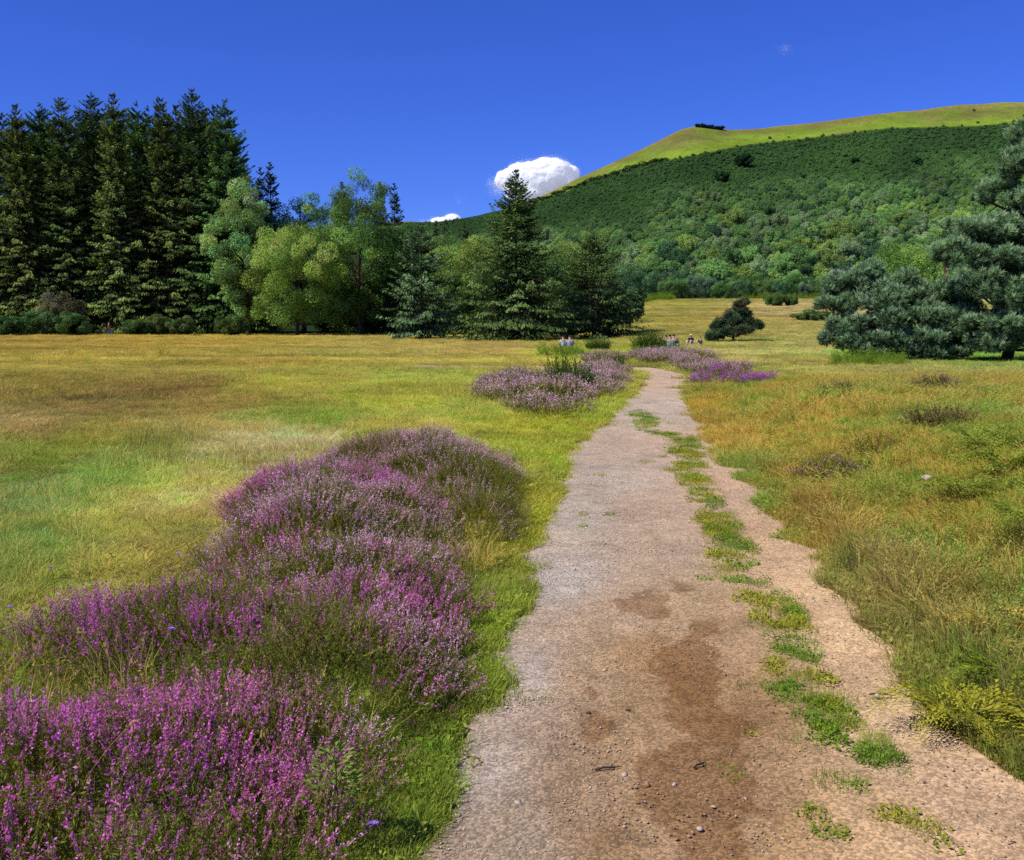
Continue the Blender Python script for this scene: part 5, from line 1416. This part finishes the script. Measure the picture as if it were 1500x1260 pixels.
def stalks():
    """long dry culms arching over the heather"""
    rng = R_(88); parts, cols = [], []
    n = 230
    for k in range(n):
        f = ['A', 'C', 'C', 'B', 'D'][rng.integers(0, 5)]; poly = np.array(FOOT[f]); i = rng.integers(0, len(poly)); w = rng.uniform(.2, 1)
        c = poly.mean(0) * (1 - w) + poly[i] * w + rng.normal(0, .15, 2)
        if c[1] < 2.5 or in_path(c[:1], c[1:], .05)[0]:
            continue
        L = rng.uniform(.35, .72); az = rng.uniform(0, 6.28); lean = rng.uniform(.15, 1.0); s = np.linspace(0, 1, 6)
        hd = np.array([math.cos(az), math.sin(az), 0])
        P = np.array([c[0], c[1], hz(c[0], c[1])]) + hd * (L * .75 * lean * s ** 1.6)[:, None] + np.array([0, 0, 1]) * (L * (s - .35 * lean * s ** 2))[:, None]
        V, F = tube(P, np.linspace(.0013, .0007, 6), 3); parts.append((V, F)); cc = lin([(206, 184, 110), (170, 150, 70), (150, 120, 60)][rng.integers(0, 3)]) * .8; cols.append(np.tile(cc, (len(V), 1)))
        if rng.random() < .55:
            m = 22; t = rng.uniform(0, 1, m); cpt = P[-1] + (P[-1] - P[-2]) * (t * .9 - .5)[:, None] + rng.normal(0, .004, (m, 3))
            V, F = diamonds(cpt, (P[-1] - P[-2])[None] / .1 + rng.normal(0, .35, (m, 3)), rand_unit(rng, m), np.full(m, .014), np.full(m, .004)); parts.append((V, F)); cols.append(np.tile(cc * 1.1, (len(V), 1)))
    V, F = join(parts)
    obj('dry_grass', mesh('dry_grass', V, F, np.concatenate(cols), M['herb']), None, kind='stuff', label='long dry grass stalks arching out of the heather')


stalks()


# ------------------------------------------------------------------ people, small and far
def cloth_mat(name, c):
    return plain_mat(name, c, .15, 20, .9)


SKIN = cloth_mat('skin', (.5, .30, .21))
PC_ = {}


def skin_mesh(name, verts, edges, rad, mat, sub=1):
    m = bpy.data.meshes.new(name + '_cage'); m.from_pydata([tuple(v) for v in verts], edges, [])
    o = bpy.data.objects.new(name + '_cage', m); C.objects.link(o)
    md = o.modifiers.new('skin', 'SKIN'); md.use_smooth_shade = True
    for i, r in enumerate(rad):
        m.skin_vertices[0].data[i].radius = (r, r) if np.isscalar(r) else r
    m.skin_vertices[0].data[0].use_root = True
    sb = o.modifiers.new('sub', 'SUBSURF'); sb.levels = sub; sb.render_levels = sub
    dg = bpy.context.evaluated_depsgraph_get(); ev = o.evaluated_get(dg)
    out = bpy.data.meshes.new_from_object(ev); out.name = name
    bpy.data.objects.remove(o); bpy.data.meshes.remove(m)
    out.materials.clear(); out.materials.append(mat)
    return out


def person(loc, rz, pose, top, legs, hair, label, hat=None, sc=1.0, group=None):
    if pose == 'sit':
        J = dict(pelvis=(0, 0, .13), waist=(0, -.03, .30), chest=(0, -.02, .47), neck=(0, .01, .63), head=(0, .04, .74), crownv=(0, .04, .82))
        arm = lambda s: [(s * .17, -.01, .56), (s * .25, .10, .36), (s * .15, .34, .34), (s * .12, .40, .34)]
        leg = lambda s: [(s * .09, .05, .12), (s * .16, .40, .38), (s * .13, .62, .06), (s * .14, .76, .05)]
    elif pose == 'walk':
        J = dict(pelvis=(0, 0, .95), waist=(0, 0, 1.10), chest=(0, .01, 1.32), neck=(0, .02, 1.50), head=(0, .04, 1.62), crownv=(0, .04, 1.71))
        arm = lambda s: [(s * .19, .01, 1.42), (s * .25, -.08 * s, 1.14), (s * .24, .16 * s + .06, .93), (s * .24, .2 * s + .08, .87)]
        leg = lambda s: [(s * .09, 0, .90), (s * .10, .14 * s + .05, .50), (s * .10, .22 * s - .06, .09), (s * .10, .22 * s + .08, .05)]
    else:
        J = dict(pelvis=(0, 0, .95), waist=(0, 0, 1.10), chest=(0, 0, 1.32), neck=(0, 0, 1.50), head=(0, .02, 1.62), crownv=(0, .02, 1.71))
        arm = lambda s: [(s * .19, 0, 1.42), (s * .25, .02, 1.14), (s * .23, .12, .93), (s * .22, .15, .87)]
        leg = lambda s: [(s * .09, 0, .90), (s * .10, .02, .50), (s * .10, -.02, .09), (s * .11, .12, .05)]
    V = [J[k] for k in ('pelvis', 'waist', 'chest', 'neck', 'head', 'crownv')]; R = [.125, .115, .135, .055, .095, .065]; E = [(i, i + 1) for i in range(5)]
    for s in (-1, 1):
        b = len(V); V += arm(s); R += [.055, .042, .032, .028]; E += [(2, b), (b, b + 1), (b + 1, b + 2), (b + 2, b + 3)]
        hp = np.array(V[-1]); hd = norm(hp - np.array(V[-2])); sdv = norm(np.cross(hd, np.array([0, 0, 1.0]) if abs(hd[2]) < .9 else np.array([0, 1., 0])))
        for q, (o, L) in enumerate([(-.030, .075), (-.010, .088), (.010, .085), (.030, .068)]):
            k = len(V); V.append(tuple(hp + hd * L + sdv * o)); R.append(.009); E.append((b + 3, k))
        k = len(V); V.append(tuple(hp + hd * .02 + sdv * (.06 * s))); R.append(.010); E.append((b + 3, k))
        b = len(V); V += leg(s); R += [.085, .06, .042, .035]; E += [(0, b), (b, b + 1), (b + 1, b + 2), (b + 2, b + 3)]
    root = empty('person', loc, label, 'person', group, rz, sc)
    obj('body', skin_mesh('person_body', V, E, R, SKIN), root)
    # clothes follow the same joints, a little fuller
    V2 = [J['waist'], J['pelvis'], J['chest'], tuple(np.array(J['neck']) - np.array([0, 0, .07]))]; R2 = [.14, .142, .16, .085]; E2 = [(0, 1), (0, 2), (2, 3)]
    for s in (-1, 1):
        a = arm(s); b = len(V2); V2 += [a[0], a[1], tuple(np.array(a[1]) * .6 + np.array(a[2]) * .4)]; R2 += [.072, .058, .05]; E2 += [(2, b), (b, b + 1), (b + 1, b + 2)]
    obj('shirt', skin_mesh('person_shirt', V2, E2, R2, top), root)
    V3 = [J['pelvis']]; R3 = [.145]; E3 = []
    for s in (-1, 1):
        l = leg(s); b = len(V3); V3 += [l[0], l[1], tuple(np.array(l[1]) * .12 + np.array(l[2]) * .88)]; R3 += [.10, .076, .058]; E3 += [(0, b), (b, b + 1), (b + 1, b + 2)]
    obj('trousers', skin_mesh('person_trousers', V3, E3, R3, legs), root)
    for s in (-1, 1):
        l = leg(s); obj('shoe', skin_mesh('person_shoe', [l[2], l[3], tuple(np.array(l[3]) * 1.0 + np.array([0, .06, -.01]))], [(0, 1), (1, 2)], [.048, .045, .034], PC_['shoe']), root)
    h = np.array(J['head']); 
    V4 = [tuple(h + np.array([0, -.035, .0])), tuple(h + np.array([0, -.02, .07])), tuple(h + np.array([0, .03, .10]))]
    obj('hair', skin_mesh('person_hair', V4, [(0, 1), (1, 2)], [.085, .09, .06], hair), root)
    # face: nose, eyes and mouth
    n_ = tuple(h + np.array([0, .10, -.01])); obj('nose', skin_mesh('person_nose', [tuple(h + np.array([0, .085, .02])), n_], [(0, 1)], [.010, .014], SKIN), root)
    for s in (-1, 1):
        obj('eye', skin_mesh('person_eye', [tuple(h + np.array([s * .033, .084, .02])), tuple(h + np.array([s * .034, .090, .02]))], [(0, 1)], [.010, .008], PC_['dark']), root)
    obj('mouth', skin_mesh('person_mouth', [tuple(h + np.array([-.022, .082, -.045])), tuple(h + np.array([.022, .082, -.045]))], [(0, 1)], [.006, .006], PC_['lip']), root)
    if hat is not None:
        P = np.array([[0, .0, .05], [0, 0, .052], [0, 0, .12], [0, 0, .15]]); Vh, Fh = tube(P + h, [.17, .10, .095, .03], 14)
        obj('hat', mesh('person_hat', Vh, Fh, None, hat, smooth=True), root)
    return root


for k, c in dict(shoe=(.04, .03, .03), dark=(.01, .01, .01), lip=(.35, .12, .1), white=(.5, .5, .54), blue=(.10, .16, .42), pale=(.24, .3, .5), navy=(.02, .03, .10), red=(.55, .06, .07), denim=(.10, .14, .26), khaki=(.38, .31, .18), black=(.015, .015, .02), brown=(.06, .035, .02), blond=(.32, .22, .10), straw=(.62, .5, .24), maroon=(.10, .02, .05), pink=(.6, .35, .36), grey=(.3, .3, .33)).items():
    PC_[k] = cloth_mat('cloth_' + k, c)


def seat(px, py):
    p = gp(px, py); D = p[1]; x = at(px, D); return np.array([x, D, hz(x, D)])


PG = 'people resting in the far meadow'
P_ = PC_
person(seat(825, 511), .15, 'sit', P_['white'], P_['blue'], P_['brown'], 'left person of the pair sitting by the smaller lone spruce, white top', group=PG, sc=1.0)
person(seat(834.5, 512), -.1, 'sit', P_['pale'], P_['blue'], P_['brown'], 'right person of the pair sitting by the smaller lone spruce, pale blue top', group=PG, sc=1.05)
person(seat(975.5, 512), .3, 'sit', P_['maroon'], P_['navy'], P_['brown'], 'leftmost of the sitting group beyond the path bend, dark maroon top', group=PG, sc=1.1)
person(seat(981, 513), -.2, 'sit', P_['pale'], P_['grey'], P_['black'], 'middle of the sitting group beyond the path bend, light blue top', group=PG, sc=1.15)
person(seat(986.5, 512), .1, 'sit', P_['navy'], P_['grey'], P_['black'], 'person in dark blue sitting right of the light blue top', group=PG, sc=1.15)
person(seat(992, 510), .6, 'sit', P_['white'], P_['black'], P_['blond'], 'person in a white top at the right end of the sitting group', group=PG, sc=.85)
person(seat(1012, 505), 2.6, 'sit', P_['black'], P_['pink'], P_['blond'], 'person with a straw hat and dark top sitting apart', hat=P_['straw'], group=PG, sc=.95)
person(seat(1026, 506), .4, 'sit', P_['maroon'], P_['pink'], P_['black'], 'person in a dark top sitting left of the small pine', group=PG, sc=.8)
D = 123.0; x = at(160, D)
person(np.array([x, D, hz(x, D)]), -1.2, 'walk', P_['red'], P_['denim'], P_['brown'], 'person walking in a red top along the edge of the tall spruces', sc=1.0)


# ------------------------------------------------------------------ clouds
def cloud_mat():
    m, nt, out = new_mat('cloud_white'); L = nt.links.new
    d = nd(nt, 'ShaderNodeBsdfDiffuse'); d.inputs[0].default_value = (.95, .95, .95, 1)
    t = nd(nt, 'ShaderNodeBsdfTranslucent'); t.inputs[0].default_value = (.95, .95, .95, 1)
    mx = nd(nt, 'ShaderNodeMixShader'); mx.inputs[0].default_value = .45
    e = nd(nt, 'ShaderNodeEmission', Strength=.13); e.inputs[0].default_value = (.9, .94, 1, 1)      # faint glow added in place of light scattered inside the vapour
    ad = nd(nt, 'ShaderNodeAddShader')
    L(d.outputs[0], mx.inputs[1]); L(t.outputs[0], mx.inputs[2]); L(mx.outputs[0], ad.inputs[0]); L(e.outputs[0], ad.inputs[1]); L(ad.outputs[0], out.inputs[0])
    return m


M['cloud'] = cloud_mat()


def cloud(puffs, D, label, seed, fl=1.0, group='white clouds low in the sky'):
    """cumulus: billowing puffs with a frayed rim of small flakes of vapour"""
    import bmesh
    rng = R_(seed); parts = []; k = D / FPX
    o0 = np.array([at(puffs[0][0], D, float(slope(puffs[0][1])) * D), D, CAM_Z + float(slope(puffs[0][1])) * D])
    bm = bmesh.new(); bmesh.ops.create_icosphere(bm, subdivisions=5, radius=1)
    sv = np.array([v.co[:] for v in bm.verts]); sf = np.array([[v.index for v in f.verts] for f in bm.faces]); bm.free()

    def bump(v, px):
        return 1 + .17 * (fbm(v[:, 0] * 2.6 + px, v[:, 2] * 2.6 + v[:, 1] * 1.7, seed, 5) - .5) * 2
    for px, py, rx, rz, dens in puffs:
        c = np.array([at(px, D, float(slope(py)) * D), D, CAM_Z + float(slope(py)) * D]) - o0; ax = np.array([rx * k, rx * k * .9, rz * k])
        if dens >= .5:
            V = c + sv * bump(sv, px)[:, None] * ax * .93
            parts.append((V, sf))
        n = int(rx * rz * (34 if dens >= .5 else 90) * dens)
        v = rand_unit(rng, n); rr = (.92 + rng.exponential(.085, n)) if dens >= .5 else rng.random(n) ** .45 * (1 + rng.exponential(.12, n) * fl)
        P = c + v * (rr * bump(v, px))[:, None] * ax
        s = k * rng.uniform(.35, 1.0, n) * .5
        V, F = diamonds(P, np.cross(v, rand_unit(rng, n)) + 1e-4, norm(v + rng.normal(0, .25, (n, 3))), s, s * .8); parts.append((V, np.concatenate([F[:, [0, 1, 2]], F[:, [0, 2, 3]]])))
    V, F = join(parts)
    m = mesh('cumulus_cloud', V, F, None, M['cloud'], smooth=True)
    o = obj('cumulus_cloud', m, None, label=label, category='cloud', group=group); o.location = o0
    return o


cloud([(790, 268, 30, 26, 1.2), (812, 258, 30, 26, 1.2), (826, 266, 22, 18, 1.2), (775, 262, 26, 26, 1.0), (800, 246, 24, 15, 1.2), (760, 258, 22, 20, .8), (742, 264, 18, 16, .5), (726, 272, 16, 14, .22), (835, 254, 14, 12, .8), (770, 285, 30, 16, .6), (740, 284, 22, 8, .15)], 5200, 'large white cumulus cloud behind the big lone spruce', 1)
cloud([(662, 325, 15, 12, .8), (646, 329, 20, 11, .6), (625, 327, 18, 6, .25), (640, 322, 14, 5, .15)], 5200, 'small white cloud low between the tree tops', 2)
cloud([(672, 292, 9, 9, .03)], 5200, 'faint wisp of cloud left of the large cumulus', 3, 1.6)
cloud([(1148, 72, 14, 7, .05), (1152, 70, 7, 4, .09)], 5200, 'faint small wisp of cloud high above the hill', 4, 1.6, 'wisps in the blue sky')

# ------------------------------------------------------------------ light
SUN_EL, SUN_DIR = math.radians(50), np.array([-.86, -.51])      # horizontal direction towards the sun
W = bpy.data.worlds.new('World'); S.world = W; W.use_nodes = True
nt = W.node_tree; nt.nodes.clear(); L = nt.links.new
sky = nt.nodes.new('ShaderNodeTexSky'); sky.sky_type = 'NISHITA'; sky.sun_disc = False; sky.sun_elevation = SUN_EL
az = math.atan2(SUN_DIR[0], SUN_DIR[1]); sky.sun_rotation = az % (2 * PI)
sky.altitude = 900; sky.air_density = 1.0; sky.dust_density = .25; sky.ozone_density = 2.5
hs = nt.nodes.new('ShaderNodeHueSaturation'); hs.inputs['Saturation'].default_value = 1.12; hs.inputs['Hue'].default_value = .5
tint = nt.nodes.new('ShaderNodeMix'); tint.data_type = 'RGBA'; tint.blend_type = 'MULTIPLY'; tint.inputs[0].default_value = 1; tint.inputs[7].default_value = (.33, .50, 1.31, 1)
bg = nt.nodes.new('ShaderNodeBackground'); bg.inputs[1].default_value = .11
wo = nt.nodes.new('ShaderNodeOutputWorld')
L(sky.outputs[0], hs.inputs['Color']); L(hs.outputs[0], tint.inputs[6]); L(tint.outputs[2], bg.inputs[0]); L(bg.outputs[0], wo.inputs[0])
sd = bpy.data.lights.new('sun', 'SUN'); sd.energy = 5.0; sd.angle = math.radians(.53); sd.color = (1, .955, .88)
so = bpy.data.objects.new('sun', sd); C.objects.link(so)
v = Vector((SUN_DIR[0] * math.cos(SUN_EL), SUN_DIR[1] * math.cos(SUN_EL), math.sin(SUN_EL)))
so.rotation_euler = v.to_track_quat('Z', 'Y').to_euler(); so.location = (-30, -20, 60)

S.view_settings.view_transform = 'Standard'; S.view_settings.look = 'None'; S.view_settings.exposure = 0; S.view_settings.gamma = 1
S.render.engine = 'CYCLES'
cy = S.cycles
cy.max_bounces = 6; cy.diffuse_bounces = 3; cy.glossy_bounces = 1; cy.transmission_bounces = 3; cy.transparent_max_bounces = 4
cy.caustics_reflective = False; cy.caustics_refractive = False
cy.use_adaptive_sampling = True; cy.adaptive_threshold = .015
cy.use_denoising = False
S.render.use_persistent_data = False
